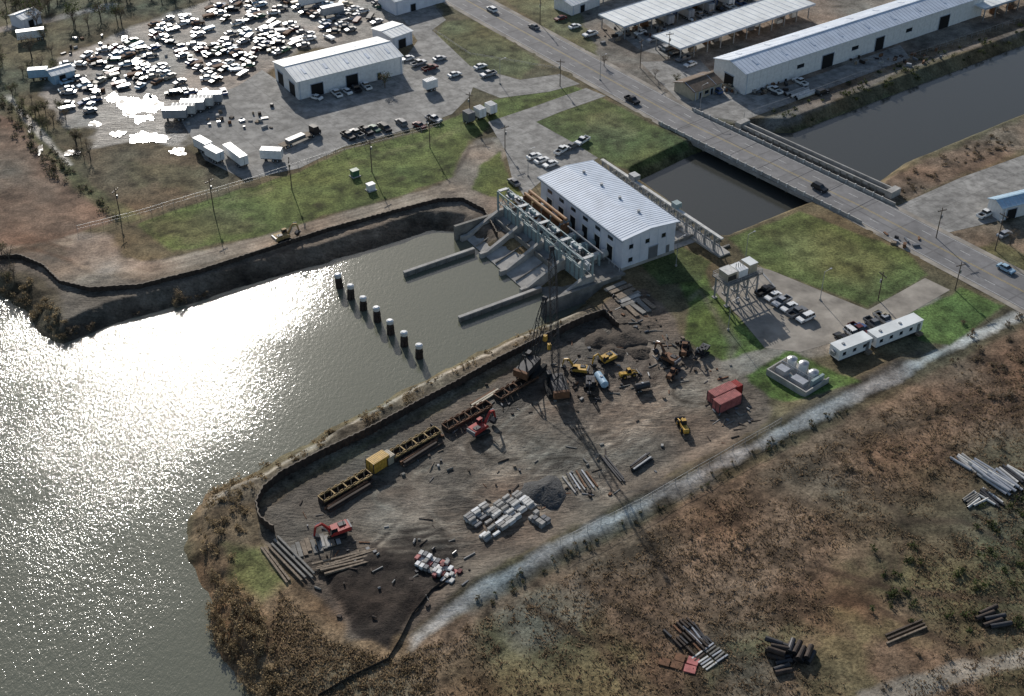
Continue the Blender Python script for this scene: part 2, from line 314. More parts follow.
hue=(fbm(X,Y,20,99,3)-.5)[...,None]; col*=1+hue*np.array([.55,.0,-.3])
col=np.clip(col,.012,.9)
Z=np.clip(dw*.6+WZ,WZ-3,0)
relz=((fbm(X,Y,4,41,3)-.5)*2*rel*1.6+(fbm(X,Y,16,43,2)-.5)*rel*2.2)
road_c=[(400,-40),(455,-6),(560,52),(690,124),(860,206),(1024,292),(1200,390)]
road_w=PG(road_c)
dk=sdf(PG([(325,575),(395,532),(440,522),(462,548),(440,590),(412,612),(388,650),(352,632)]),X,Y)
Z=Z+relz+np.clip(-dk*.3,0,.8)*(fbm(X,Y,5,51,3)*1.2)
lv=sdf(PG([(440,600),(560,540),(700,468),(800,415),(900,362)]),X,Y,False); Z+=np.clip(1-lv/5,0,1)*1.0
def flat(P,pad=1.5): return np.clip(sdf(P,X,Y)/pad,0,1)
sheet_defs=[
 ('concrete_yard','lot',[(176,112),(238,86),(262,70),(300,95),(400,66),(418,40),(440,52),(478,72),(470,96),(452,114),(420,126),(345,146),(300,168),(245,180),(205,160)],.03),
 ('station_forecourt','lot',[(488,122),(530,108),(586,88),(606,96),(560,112),(536,122),(572,142),(598,158),(580,168),(545,178),(524,196),(512,178),(505,150)],.03),
 ('side_street','lot',[(372,-30),(400,-30),(446,20),(432,30),(470,66),(520,80),(560,74),(580,84),(548,92),(500,98),(455,80),(420,45)],.034),
 ('gravel_parking','lot2',[(735,262),(770,270),(868,310),(925,278),(950,290),(905,316),(860,335),(800,352),(765,348),(740,318),(712,288)],.03),
 ('east_concrete_lot','lot',[(884,212),(960,178),(1024,155),(1250,80),(1250,170),(1024,215),(925,238)],.03),
 ('canopy_yard','lot',[(590,-40),(980,-100),(800,-10),(745,20),(700,50),(680,60),(640,50),(600,20)],.03),
 ('warehouse_apron','lot',[(640,62),(700,60),(730,92),(760,96),(900,45),(910,58),(740,122),(690,112)],.033),
]
for nme,mk,pp,z in sheet_defs:
    f=flat(PG(pp)); Z=np.where((f<1)&(dw>3),Z*f,Z)
dR=sdf(road_w,X,Y,False)-6.5; f=np.clip(dR/2,0,1); Z=np.where((f<1)&(dw>4.9),Z*f,Z)
Z=np.where((dR<1)&(Z>-.12)&(dw<=4.9),-.12,Z)
for pp in ([(520,190),(600,160),(700,240),(620,300),(560,280)],[(260,70),(300,105),(410,75),(380,40)],[(770,380),(800,352),(830,375),(800,395)]):
    f=flat(PG(pp)); Z=np.where((f<1)&(dw>5),Z*f,Z)
me=bpy.data.meshes.new('ground'); nv=nx*ny
me.vertices.add(nv); me.vertices.foreach_set('co',np.stack([X,Y,Z],-1).astype(np.float32).ravel())
ii=np.arange(nv).reshape(ny,nx); q=np.stack([ii[:-1,:-1],ii[:-1,1:],ii[1:,1:],ii[1:,:-1]],-1).reshape(-1,4)
me.loops.add(q.size); me.loops.foreach_set('vertex_index',q.ravel().astype(np.int32))
me.polygons.add(len(q)); me.polygons.foreach_set('loop_start',np.arange(0,q.size,4,dtype=np.int32))
me.polygons.foreach_set('use_smooth',np.ones(len(q),bool))
me.update(calc_edges=True)
ca=me.color_attributes.new('Col','FLOAT_COLOR','POINT'); ca.data.foreach_set('color',np.concatenate([col,np.ones(X.shape+(1,))],-1).astype(np.float32).ravel())
cb=me.color_attributes.new('Par','FLOAT_COLOR','POINT'); cb.data.foreach_set('color',np.stack([gr,wet,rel,np.ones(X.shape)],-1).astype(np.float32).ravel())
gm=bpy.data.materials.new('ground_soil_grass'); gm.use_nodes=True; nt=gm.node_tree; n=nt.nodes; bs=n['Principled BSDF']
c1=n.new('ShaderNodeVertexColor'); c1.layer_name='Col'; c2=n.new('ShaderNodeVertexColor'); c2.layer_name='Par'
sx=n.new('ShaderNodeSeparateColor'); lnk(nt,c2.outputs['Color'],sx.inputs['Color'])
geo=n.new('ShaderNodeNewGeometry')
na=n.new('ShaderNodeTexNoise'); na.inputs['Scale'].default_value=1.5; na.inputs['Detail'].default_value=4; na.inputs['Roughness'].default_value=.8
lnk(nt,geo.outputs['Position'],na.inputs['Vector'])
mpp=n.new('ShaderNodeMapping'); mpp.inputs['Rotation'].default_value=(0,0,-.68); mpp.inputs['Scale'].default_value=(.16,.55,.5)
nw=n.new('ShaderNodeTexNoise'); nw.inputs['Scale'].default_value=1.0; nw.inputs['Detail'].default_value=3; nw.inputs['Roughness'].default_value=.7; nw.inputs['Distortion'].default_value=2.2
lnk(nt,geo.outputs['Position'],mpp.inputs['Vector']); lnk(nt,mpp.outputs[0],nw.inputs['Vector'])
m1=n.new('ShaderNodeMapRange'); m1.inputs[1].default_value=.34; m1.inputs[2].default_value=.66; m1.inputs[3].default_value=-.5; m1.inputs[4].default_value=.5
lnk(nt,na.outputs['Fac'],m1.inputs['Value'])
m2=n.new('ShaderNodeMapRange'); m2.inputs[1].default_value=.36; m2.inputs[2].default_value=.64; m2.inputs[3].default_value=-.6; m2.inputs[4].default_value=.6
lnk(nt,nw.outputs['Fac'],m2.inputs['Value'])
m3=n.new('ShaderNodeMath'); m3.operation='MULTIPLY'; lnk(nt,m2.outputs[0],m3.inputs[0]); lnk(nt,sx.outputs[1],m3.inputs[1])
ma=n.new('ShaderNodeMath'); ma.operation='MULTIPLY_ADD'; ma.inputs[1].default_value=.8; ma.inputs[2].default_value=.4; lnk(nt,sx.outputs[0],ma.inputs[0])
mb=n.new('ShaderNodeMath'); mb.operation='MULTIPLY_ADD'; mb.inputs[2].default_value=1; lnk(nt,m1.outputs[0],mb.inputs[0]); lnk(nt,ma.outputs[0],mb.inputs[1])
mc_=n.new('ShaderNodeMath'); mc_.operation='ADD'; lnk(nt,mb.outputs[0],mc_.inputs[0]); lnk(nt,m3.outputs[0],mc_.inputs[1])
vs=n.new('ShaderNodeVectorMath'); vs.operation='SCALE'; lnk(nt,c1.outputs['Color'],vs.inputs[0]); lnk(nt,mc_.outputs[0],vs.inputs['Scale'])
lnk(nt,vs.outputs[0],bs.inputs['Base Color'])
rr=n.new('ShaderNodeMapRange'); rr.inputs[3].default_value=.95; rr.inputs[4].default_value=.4; lnk(nt,sx.outputs[1],rr.inputs['Value']); lnk(nt,rr.outputs[0],bs.inputs['Roughness'])
bs.inputs['Specular IOR Level'].default_value=.15
bp=n.new('ShaderNodeBump'); bp.inputs['Distance'].default_value=.28; bp.inputs['Strength'].default_value=.7; lnk(nt,na.outputs['Fac'],bp.inputs['Height'])
bp2=n.new('ShaderNodeBump'); bp2.inputs['Distance'].default_value=.6; lnk(nt,sx.outputs[1],bp2.inputs['Strength']); lnk(nt,nw.outputs['Fac'],bp2.inputs['Height']); lnk(nt,bp.outputs[0],bp2.inputs['Normal']); lnk(nt,bp2.outputs[0],bs.inputs['Normal'])
me.materials.append(gm)
put(me,'ground')
def hz(x,y):
    i=min(max(int(np.searchsorted(ax,x)),0),nx-1); j=min(max(int(np.searchsorted(ay,y)),0),ny-1); return float(Z[j,i])
for nme,mk,pp,z in sheet_defs: B().poly(PG(pp),z,mk).obj(nme)
# ---------------- water
def water(name,c,hf,amp,calm,r0=.1,r1=.22,ior=1.33):
    m=bpy.data.materials.new(name); m.use_nodes=True; nt=m.node_tree; n=nt.nodes; bs=n['Principled BSDF']
    bs.inputs['Base Color'].default_value=(*c,1); bs.inputs['IOR'].default_value=ior
    g=n.new('ShaderNodeNewGeometry')
    a=n.new('ShaderNodeTexNoise'); a.inputs['Scale'].default_value=hf; a.inputs['Detail'].default_value=3; a.inputs['Roughness'].default_value=.68
    mp=n.new('ShaderNodeMapping'); mp.inputs['Rotation'].default_value=(0,0,.6); mp.inputs['Scale'].default_value=(1,.6,1)
    lnk(nt,g.outputs['Position'],mp.inputs['Vector']); lnk(nt,mp.outputs[0],a.inputs['Vector'])
    p=n.new('ShaderNodeTexNoise'); p.inputs['Scale'].default_value=.03; p.inputs['Detail'].default_value=4; lnk(nt,g.outputs['Position'],p.inputs['Vector'])
    pm=n.new('ShaderNodeMapRange'); pm.inputs[1].default_value=.35; pm.inputs[2].default_value=.62; pm.inputs[3].default_value=.6; pm.inputs[4].default_value=1.1
    lnk(nt,p.outputs['Fac'],pm.inputs['Value'])
    s=n.new('ShaderNodeSeparateXYZ'); lnk(nt,g.outputs['Position'],s.inputs[0])
    cm=n.new('ShaderNodeMapRange'); cm.interpolation_type='SMOOTHSTEP'; cm.inputs[1].default_value=-85; cm.inputs[2].default_value=-30; cm.inputs[3].default_value=1; cm.inputs[4].default_value=calm
    lnk(nt,s.outputs['X'],cm.inputs['Value'])
    mu=n.new('ShaderNodeMath'); mu.operation='MULTIPLY'; lnk(nt,pm.outputs[0],mu.inputs[0]); lnk(nt,cm.outputs[0],mu.inputs[1])
    b=n.new('ShaderNodeBump'); b.inputs['Distance'].default_value=amp; lnk(nt,mu.outputs[0],b.inputs['Strength']); lnk(nt,a.outputs['Fac'],b.inputs['Height'])
    lnk(nt,b.outputs[0],bs.inputs['Normal'])
    r2=n.new('ShaderNodeMapRange'); r2.inputs[3].default_value=r0; r2.inputs[4].default_value=r1; lnk(nt,mu.outputs[0],r2.inputs['Value']); lnk(nt,r2.outputs[0],bs.inputs['Roughness'])
    M[name]=m; return m
water('river_water',(.135,.138,.10),1.5,.20,.25,.12,.13,1.55)
water('canal_water',(.055,.056,.050),1.3,.12,.25)
pm_=water('puddle',(.07,.065,.055),1.5,.006,1,.1,.2)
nt=pm_.node_tree; n=nt.nodes; g_=n.new('ShaderNodeNewGeometry'); q_=n.new('ShaderNodeTexNoise'); q_.inputs['Scale'].default_value=.28; q_.inputs['Detail'].default_value=5; q_.inputs['Roughness'].default_value=.65; lnk(nt,g_.outputs['Position'],q_.inputs['Vector'])
r_=n.new('ShaderNodeMapRange'); r_.inputs[1].default_value=.5; r_.inputs[2].default_value=.58; r_.inputs[3].default_value=.11; r_.inputs[4].default_value=.55; lnk(nt,q_.outputs['Fac'],r_.inputs['Value']); lnk(nt,r_.outputs[0],n['Principled BSDF'].inputs['Roughness'])
SL,SY,SLn,SW=rect((541,178),(623,240),(664,213),9.0)
B().poly([(-500,-700),(600,-700),(600,-6),(-500,-6)],WZ,'river_water').obj('river_water',SL,SY)
B().poly([(-30,SW+4),(90,SW+4),(130,500),(-100,500)],WZ,'canal_water').obj('canal_water',SL,SY)
def blob(name,cu,cv,ru,rv,z=.05,seed=1):
    r=random.Random(seed); pts=[]
    ph=[r.uniform(0,6.28) for _ in range(5)]
    for i in range(60):
        t=i/60*2*math.pi; k=1+.22*math.sin(2*t+ph[0])+.18*math.sin(3*t+ph[1])+.12*math.sin(7*t+ph[2])+.08*math.sin(13*t+ph[3])
        pts.append(G(cu+ru*k*math.cos(t),cv+rv*k*math.sin(t)))
    B().poly(pts[::-1],z,'puddle').obj(name)
for k,(a,b,c,d) in enumerate([(140,108,17,15),(148,138,16,6),(112,98,6,4),(178,152,9,3),(72,153,7,3),(95,124,5,3),(40,150,2.5,5),(30,128,2,4),(118,134,7,3)]): blob('puddle',a,b,c,d,.10+.006*k,k+3)
# ---------------- road + bridge
def offs(P,d):
    out=[]
    for i,p in enumerate(P):
        a=P[max(i-1,0)];b=P[min(i+1,len(P)-1)]; t=math.hypot(b[0]-a[0],b[1]-a[1]); nxx,nyy=-(b[1]-a[1])/t,(b[0]-a[0])/t
        out.append((p[0]+nxx*d,p[1]+nyy*d))
    return out
def resample(P,st):
    out=[]
    for a,b in zip(P[:-1],P[1:]):
        L=math.hypot(b[0]-a[0],b[1]-a[1]); k=max(1,int(L/st))
        out+=[(a[0]+(b[0]-a[0])*i/k,a[1]+(b[1]-a[1])*i/k) for i in range(k)]
    return out+[P[-1]]
def ribbon(bd,P,d0,d1,z,m):
    a=offs(P,d0);b=offs(P,d1); n=len(P)
    bd.add([(x,y,z) for x,y in a]+[(x,y,z) for x,y in b],[(i,i+1,n+i+1,n+i) for i in range(n-1)],m)
RP=resample(road_w,4)
b=B(); ribbon(b,RP,6.4,-6.4,.06,'asph'); b.obj('road')
b=B(); ribbon(b,RP,8.0,6.41,.045,'lot2'); ribbon(b,RP,-6.41,-8.0,.045,'lot2'); b.obj('road_shoulder')
b=B()
ribbon(b,RP,.24,.12,.066,'line_y'); ribbon(b,RP,-.12,-.24,.066,'line_y')
ribbon(b,RP,6.05,5.92,.066,'line_w'); ribbon(b,RP,-5.92,-6.05,.066,'line_w')
R2=resample(road_w,3)
for s0 in (3.1,-3.1):
    for i in range(0,len(R2)-2,4): ribbon(b,R2[i:i+2],s0+.08,s0-.08,.066,'line_w')
b.obj('road_marking')
a=G(690,124);c=G(860,206); yaw=math.atan2(c[1]-a[1],c[0]-a[0]); L=math.hypot(c[0]-a[0],c[1]-a[1])
d=B().box(-3,L+3,-7,7,-1.1,.04,'conc')
dj=B()
for k in range(7): dj.box(L*k/6-.1,L*k/6+.1,-6.3,6.3,.062,.075,'dsteel')
r=B()
for y in (-7.25,6.95):
    r.box(-6,L+6,y,y+.3,-1.3,.95,'conc')
    for k in range(int(L/3)+4): r.box(-5+k*3,-4.6+k*3,y-.06,y+.36,-.2,1.1,'concw')
p=B()
for k in range(1,6):
    x=L*k/6
    for y in (-5,-1.7,1.7,5): p.cyl((x,y,-6),(x,y,-1.2),.35,'concd',8)
    p.box(x-.5,x+.5,-6.5,6.5,-1.8,-1.11,'concd')
parts('road_bridge',(a[0],a[1],0),yaw,{'deck':d,'expansion_joints':dj,'parapets':r,'piers':p})
l,yw,L,W=rect((747,132),(880,193),(757,124),0)
L+=2; d=B().box(-2,L,0,2.6,-1.6,.6,'concd'); d.box(-2,L,-.15,.25,.6,1.6,'conc').box(-2,L,2.35,2.75,.6,1.6,'conc')
for k in range(int(L/2.4)): d.box(k*2.4,k*2.4+.5,-.4,-.15,-1.8,1.5,'concd')
d.box(-4,-2,-.8,3.4,-3,2.0,'conc').box(L,L+2,-.8,3.4,-3,2.0,'conc')
for k in range(8): d.box(L*k/8,L*k/8+.7,.3,2.3,-6,-1.61,'concd')
d.obj('concrete_flume_bridge',l,yw)
# ---------------- buildings
def gabled(name,A,Bp,C,h,rise,wall='white',roof='roof',doors=(),wins=(),rib=1.5,over=.4,gdoor=0,sky=0):
    l,yw,L,W=rect(A,Bp,C,h)
    w=B(); w.box(0,L,0,W,-.3,h,wall)
    w.add([(0,0,h),(0,W,h),(0,W/2,h+rise)],[(0,2,1)],wall); w.add([(L,0,h),(L,W,h),(L,W/2,h+rise)],[(0,1,2)],wall)
    r=B(); t=.15; o=over; s=rise/(W/2)
    for sg in (0,1):
        y0=-o if sg==0 else W+o; z0=h-o*s+.03
        ys=sorted([y0,W/2]); za,zb=(z0,h+rise+.03) if sg==0 else (h+rise+.03,z0)
        r.hexa([(-o,ys[0],za),(L+o,ys[0],za),(L+o,ys[1],zb),(-o,ys[1],zb)],[(-o,ys[0],za+t),(L+o,ys[0],za+t),(L+o,ys[1],zb+t),(-o,ys[1],zb+t)],roof)
        k=0
        while k*rib<L:
            x=k*rib; r.hexa([(x,ys[0],za+t),(x+.1,ys[0],za+t),(x+.1,ys[1],zb+t),(x,ys[1],zb+t)],[(x,ys[0],za+t+.06),(x+.1,ys[0],za+t+.06),(x+.1,ys[1],zb+t+.06),(x,ys[1],zb+t+.06)],'roofr'); k+=1
        for q in range(sky):
            x=L*(q+.5)/sky+.12; f=.35; g=.65
            ya,yb=ys[0]+(ys[1]-ys[0])*f,ys[0]+(ys[1]-ys[0])*g; z1,z2=za+(zb-za)*f+t,za+(zb-za)*g+t
            r.hexa([(x,ya,z1),(x+.9,ya,z1),(x+.9,yb,z2),(x,yb,z2)],[(x,ya,z1+.1),(x+.9,ya,z1+.1),(x+.9,yb,z2+.1),(x,yb,z2+.1)],'roofr')
    r.box(-o,L+o,W/2-.25,W/2+.25,h+rise+.05,h+rise+.3,roof)
    d=B()
    for x,ww,hh in doors: d.box(L*x,L*x+ww,-.1,-.02,0,hh,'dark'); d.box(L*x-.2,L*x,-.16,-.02,0,hh+.2,'rooft'); d.box(L*x+ww,L*x+ww+.2,-.16,-.02,0,hh+.2,'rooft'); d.box(L*x,L*x+ww,-.16,-.02,hh,hh+.2,'rooft')
    for x,ww,z0,hh in wins: d.box(L*x,L*x+ww,-.08,-.02,z0,z0+hh,'glass'); d.box(L*x-.1,L*x+ww+.1,-.14,-.02,z0-.12,z0,'rooft')
    if gdoor:
        for q in range(gdoor):
            y=W*(q+.5)/gdoor-2; d.box(-.1,-.02,y,y+4,0,4.2,'dark'); d.box(-.18,-.02,y-.2,y+4.2,4.2,4.5,'rooft')
    k=0
    while k*3<L: d.box(k*3+.3,k*3+.4,-.06,-.005,0,h-.3,wall); k+=1
    d.cyl((.6,-.25,0),(.6,-.25,h-.2),.1,'roofr',6); d.cyl((L-.6,-.25,0),(L-.6,-.25,h-.2),.1,'roofr',6)
    return parts(name,l,yw,{'walls':w,'roof':r,'doors_windows':d})
gabled('white_warehouse',(297,82),(402,56),(269,63),6,1.6,'white','roofw',doors=[(.12,4,4),(.45,4,4),(.75,1.2,2.3)],gdoor=2,sky=5)
gabled('annex_warehouse',(392,38),(412,31),(380,26),4.5,.6,'wall','roofw',doors=[(.3,3,3)])
gabled('long_warehouse',(746,74),(985,-4),(719,57),7,1.8,'white','roof',doors=[(.3,5,4.5),(.52,4,4.5),(.8,5,4.5)],wins=[(.2,3,3,1.2),(.42,3,3,1.2),(.65,3,3,1.2)],gdoor=1,sky=9)
gabled('brown_roof_house',(694,92),(722,82),(681,80),3,1.5,'beige','shing',doors=[(.2,1,2.1),(.6,1,2.1)],wins=[(.4,1.5,1,1)],rib=9)
gabled('site_shed',(1003,208),(1060,194),(1000,196),4,1,'white','bluel',doors=[(.1,3,3)])
gabled('small_white_building',(572,6),(600,-4),(562,-4),3.5,1,'white','roofw',doors=[(.3,2,2.5)])
gabled('yard_shed',(22,20),(40,13),(16,13),3.5,1,'wall','roofw',doors=[(.3,2,2.5)])
gabled('yard_shed',(52,76),(74,70),(46,70),3,.8,'bluel','roofw',doors=[(.3,2,2.5)])
gabled('grey_warehouse',(395,2),(445,-12),(380,-8),5,1.2,'wall','roofw',doors=[(.3,2,2.5)])
def canopy(A,Bp,C,h=4.5):
    l,yw,L,W=rect(A,Bp,C,h); r=B().box(0,L,0,W,h,h+.45,'roofw'); r.box(-.1,L+.1,-.12,0,h-.1,h+.6,'rooft'); r.box(-.1,L+.1,W,W+.12,h-.1,h+.6,'rooft')
    k=0
    while k*3<L: r.box(k*3,k*3+.12,0.01,W-.01,h+.45,h+.53,'roof'); k+=1
    c=B(); k=0
    while k*6+1<L:
        for y in (.6,W-.9): c.box(k*6+1,k*6+1.3,y,y+.3,0,h-.01,'steel')
        k+=1
    g=B()
    for k in range(int(L/4)):
        if random.random()<.7: g.rbox(2+k*4,W*.45+random.uniform(-2,2),2.4,1.6,0.04,random.uniform(.6,2.2),random.uniform(-.2,.2),random.choice(['rust','grey','wood','concw','blue']))
    parts('shelter_canopy',l,yw,{'roof':r,'columns':c,'stored_goods':g})
canopy((624,28),(760,-15),(604,14)); canopy((680,50),(815,5),(655,36)); canopy((590,-4),(640,-20),(578,-14))
canopy((985,10),(1060,-14),(965,-2))
# ---- pump station
L,W=SLn,SW
wl=B().box(0,L,0,W,-.4,9,'wall'); 
wl.box(-.12,L+.12,-.12,W+.12,0,.8,'conc')
for k in range(1,12): wl.box(L*k/12-.05,L*k/12+.05,-.04,-.001,.8,8.6,'roofr')
for k in range(1,6): wl.box(L+.001,L+.04,W*k/6-.05,W*k/6+.05,.8,8.6,'roofr')
rf=B(); rise=.9
for (y0,y1,za,zb) in ((-.5,W/2,9.03,9.93),(W/2,W+.5,9.93,9.03)):
    rf.hexa([(-.6,y0,za),(L+.6,y0,za),(L+.6,y1,zb),(-.6,y1,zb)],[(-.6,y0,za+.2),(L+.6,y0,za+.2),(L+.6,y1,zb+.2),(-.6,y1,zb+.2)],'roof')
    for k in range(int(L/.9)+1):
        x=-.4+k*.9; rf.hexa([(x,y0,za+.2),(x+.1,y0,za+.2),(x+.1,y1,zb+.2),(x,y1,zb+.2)],[(x,y0,za+.26),(x+.1,y0,za+.26),(x+.1,y1,zb+.26),(x,y1,zb+.26)],'roofr')
rf.add([(0,0,9),(0,W,9),(0,W/2,9.9)],[(0,2,1)],'wall'); rf.add([(L,0,9),(L,W,9),(L,W/2,9.9)],[(0,1,2)],'wall')
rf.box(-.7,L+.7,-.75,-.5,8.7,9.2,'rooft').box(-.7,L+.7,W+.5,W+.75,8.7,9.2,'rooft')
for k in range(4): rf.cyl((5+k*8,W/2+2,9.8),(5+k*8,W/2+2,10.6),.4,'steel',10); 
wd=B()
for k in range(6):
    x=2+k*(L-4)/6
    wd.box(x+1.2,x+3.6,-.1,-.05,1,5.0,'dark'); wd.box(x+1,x+1.2,-.2,-.05,.8,5.2,'white'); wd.box(x+3.6,x+3.8,-.2,-.05,.8,5.2,'white'); wd.box(x+1.2,x+3.6,-.2,-.05,5.0,5.3,'white'); wd.box(x+1.4,x+3.4,-.12,-.05,6.6,7.5,'glass')
for y,z in ((2,5.8),(7,5.8),(12,5.8),(2,2)):
    if y+1.8<W: wd.box(L+.05,L+.1,y,y+1.2,z,z+1.1,'glass'); wd.box(L+.05,L+.16,y-.1,y+1.3,z-.15,z-.02,'rooft')
wd.box(L+.05,L+.14,W*.5,W*.5+2.8,.8,4.2,'grey'); wd.box(L+.05,L+.2,W*.5-.15,W*.5+2.95,4.2,4.4,'rooft')
wd.box(L+.05,L+.1,W-2.6,W-1.6,.8,3.0,'grey')
parts('pump_station_building',SL,SY,{'walls':wl,'roof':rf,'doors_windows':wd})
# discharge works
c=B(); nb=4; x0=-1; x1=L+1; bw=(x1-x0)/nb
c.box(x0-1,x1+1,-9,-.15,-4,.5,'concd')
for k in range(nb+1):
    x=x0+k*bw; hw_=.45
    p=[(-9,-6),(-9,2.8),(-12.5,2.8),(-22,-1.6),(-24,-1.6),(-24,-6)]
    n_=len(p); vs_=[(x-hw_,a,b_) for a,b_ in p]+[(x+hw_,a,b_) for a,b_ in p]
    c.add(vs_,[tuple(range(n_-1,-1,-1)),tuple(range(n_,2*n_))]+[(i,(i+1)%n_,n_+(i+1)%n_,n_+i) for i in range(n_)],'conc')
for k in range(nb):
    a=x0+k*bw+.46; e=a+bw-.92
    lo=-2.75 if k<3 else -3.6; hi=1.6 if k<3 else -1
    c.hexa([(a,-22.5,-6),(e,-22.5,-6),(e,-9.02,-6),(a,-9.02,-6)],[(a,-22.5,lo),(e,-22.5,lo),(e,-9.02,hi),(a,-9.02,hi)],'concd','conc' if k<3 else 'concd')
    if k<3:
        xx=(a+e)/2; c.hexa([(xx-.12,-22.3,lo+.05),(xx+.12,-22.3,lo+.05),(xx+.12,-9.1,hi-.02),(xx-.12,-9.1,hi-.02)],[(xx-.12,-22.3,lo+.4),(xx+.12,-22.3,lo+.4),(xx+.12,-9.1,hi+.35),(xx-.12,-9.1,hi+.35)],'concd')
        c.box(a+.3,e-.3,-14.2,-13.9,-2,1.4,'concd')
gt=B()
for k in range(nb+1):
    x=x0+k*bw
    for y in (-12.6,-9.5): gt.box(x-.2,x+.2,y-.2,y+.2,2.8,8,'teal')
    gt.box(x-.25,x+.25,-12.8,-9.3,8,8.35,'teal'); gt.beam((x,-12.5,3),(x,-9.6,7.9),.12,'teal'); gt.beam((x,-9.6,3),(x,-12.5,7.9),.12,'teal')
    gt.box(x-.5,x+.5,-12.3,-9.8,8.35,8.45,'steel')
for k in range(nb):
    a=x0+k*bw; e=a+bw
    for y in (-12.6,-9.5): gt.box(a+.26,e-.26,y-.12,y+.12,8.0,8.25,'teal')
    gt.beam((a+.3,-12.6,5.4),(e-.3,-12.6,8),.12,'teal'); gt.beam((a+.3,-12.6,8),(e-.3,-12.6,5.4),.12,'teal')
    gt.box(a+.3,e-.3,-12.7,-12.5,5.2,5.4,'teal')
    mx=a+bw/2+random.uniform(-.8,.8)
    gt.box(mx-1.3,mx+1.3,-12.2,-10,8.26,8.6,'steel'); gt.cyl((mx-.8,-11.2,9.0),(mx+.8,-11.2,9.0),.42,'teal',10); gt.box(mx-1.4,mx-.9,-11.7,-10.7,8.6,9.5,'white' if k%2 else 'grey'); gt.cyl((mx,-11,5),(mx,-11,8.3),.1,'steel',6)
    gt.box(a+1,e-1,-11.4,-11.1,0,4.4,'teal')
    for j in range(5): gt.box(a+1+(bw-2)*j/4-.1,a+1+(bw-2)*j/4+.1,-11.55,-11.41,0,4.4,'steel')
    for y in (-8.6,-1): 
        gt.cyl((a+.5,y,1.6),(e-.5,y,1.6),.05,'white',4)
        for j in range(5): gt.cyl((a+.5+j*(bw-1)/4,y,.5),(a+.5+j*(bw-1)/4,y,1.6),.05,'white',4)
pi=B()
for k in range(6):
    x=3.2+k*(L-4)/6; mk='concw' if k%2 else 'teal'
    pi.cyl((x,-.2,2.2),(x,-5.5,2.2),1.0,mk,14); pi.cyl((x,-5.5,2.2),(x,-9,.2),1.0,mk,14)
    pi.cyl((x,-2,2.2),(x,-2.4,2.2),1.3,'steel',14); pi.cyl((x,-5.2,2.2),(x,-5.6,2.2),1.3,'steel',14)
    pi.box(x-.6,x+.6,-4.2,-3.2,.5,1.3,'conc'); pi.cyl((x+1.6,-3.5,.5),(x+1.6,-3.5,3.8),.35,'teal',8)
    pi.box(x+1,x+2.2,-7.6,-6.6,.5,2.2,'white' if k%2 else 'steel'); pi.cyl((x-1.5,-7.2,.5),(x-1.5,-7.2,5.2+random.uniform(-1,1.5)),.16,'steel',6)
    pi.box(x-1.9,x-1.1,-5.6,-4.9,.5,1.6,random.choice(['rust','grey','teal']))
for y,z in ((-4.2,6.9),(-5.6,6.6)): pi.cyl((1,y,z),(L*.5,y,z),.42,'tan',10)
for k in range(5): pi.box(1+k*L*.12,1.3+k*L*.12,-6.2,-3.7,.5,6.1,'rust'); 
pi.cyl((L*.55,-5,6.2),(L-1,-5,6.2),.18,'steel',6); pi.cyl((2,-7.8,3.4),(L-2,-7.8,3.4),.15,'white',6)
parts('pump_discharge_works',SL,SY,{'concrete_chutes':c,'gate_frames':gt,'discharge_pipes':pi})
c=B(); c.box(x1+1,x1+1.8,-25,-2,-6,1.2,'concd'); c.box(x0-1.8,x0-1,-25,-2,-6,1.2,'concd')
c.obj('retaining_wall',SL,SY)
def wing(u1,v1,u2,v2):
    a=G(u1,v1,-1.4);b=G(u2,v2,-1.4); yw=math.atan2(b[1]-a[1],b[0]-a[0]); l=math.hypot(b[0]-a[0],b[1]-a[1])
    w=B().box(0,l,-.4,.4,-6,-1.9,'concd'); w.box(-.1,l,-.45,.45,-1.9,-1.6,'conc')
    for k in range(int(l/3)): w.box(k*3,k*3+.3,-.62,-.41,-4,-1.92,'concd')
    w.obj('basin_training_wall',(a[0],a[1],0),yw)
wing(404,271,474,247); wing(459,316,541,286)
for u,v in ((338,279),(350.5,290),(363,301),(376.5,312.5),(390,325),(404,337),(419,349)):
    x,y=G(u,v-2,0); d=B()
    for i in range(7):
        t=i/7*6.283; d.cyl((.85*math.cos(t),.85*math.sin(t),-6),(.5*math.cos(t),.5*math.sin(t),.1),.3,'rustd',8)
    d.cyl((0,0,-4.6),(0,0,.05),.55,'rustd',12); d.cyl((0,0,.05),(0,0,.8),.85,'concw',14); d.cyl((0,0,.8),(0,0,1.05),.85,'white',14,r2=.5)
    d.cyl((0,0,-1.2),(0,0,-.9),.95,'rustd',14)
    o=d.obj('mooring_dolphin',(x,y,random.uniform(-.3,.1)),random.random()); o.rotation_euler[0]=random.uniform(-.05,.05); o.rotation_euler[1]=random.uniform(-.05,.05)
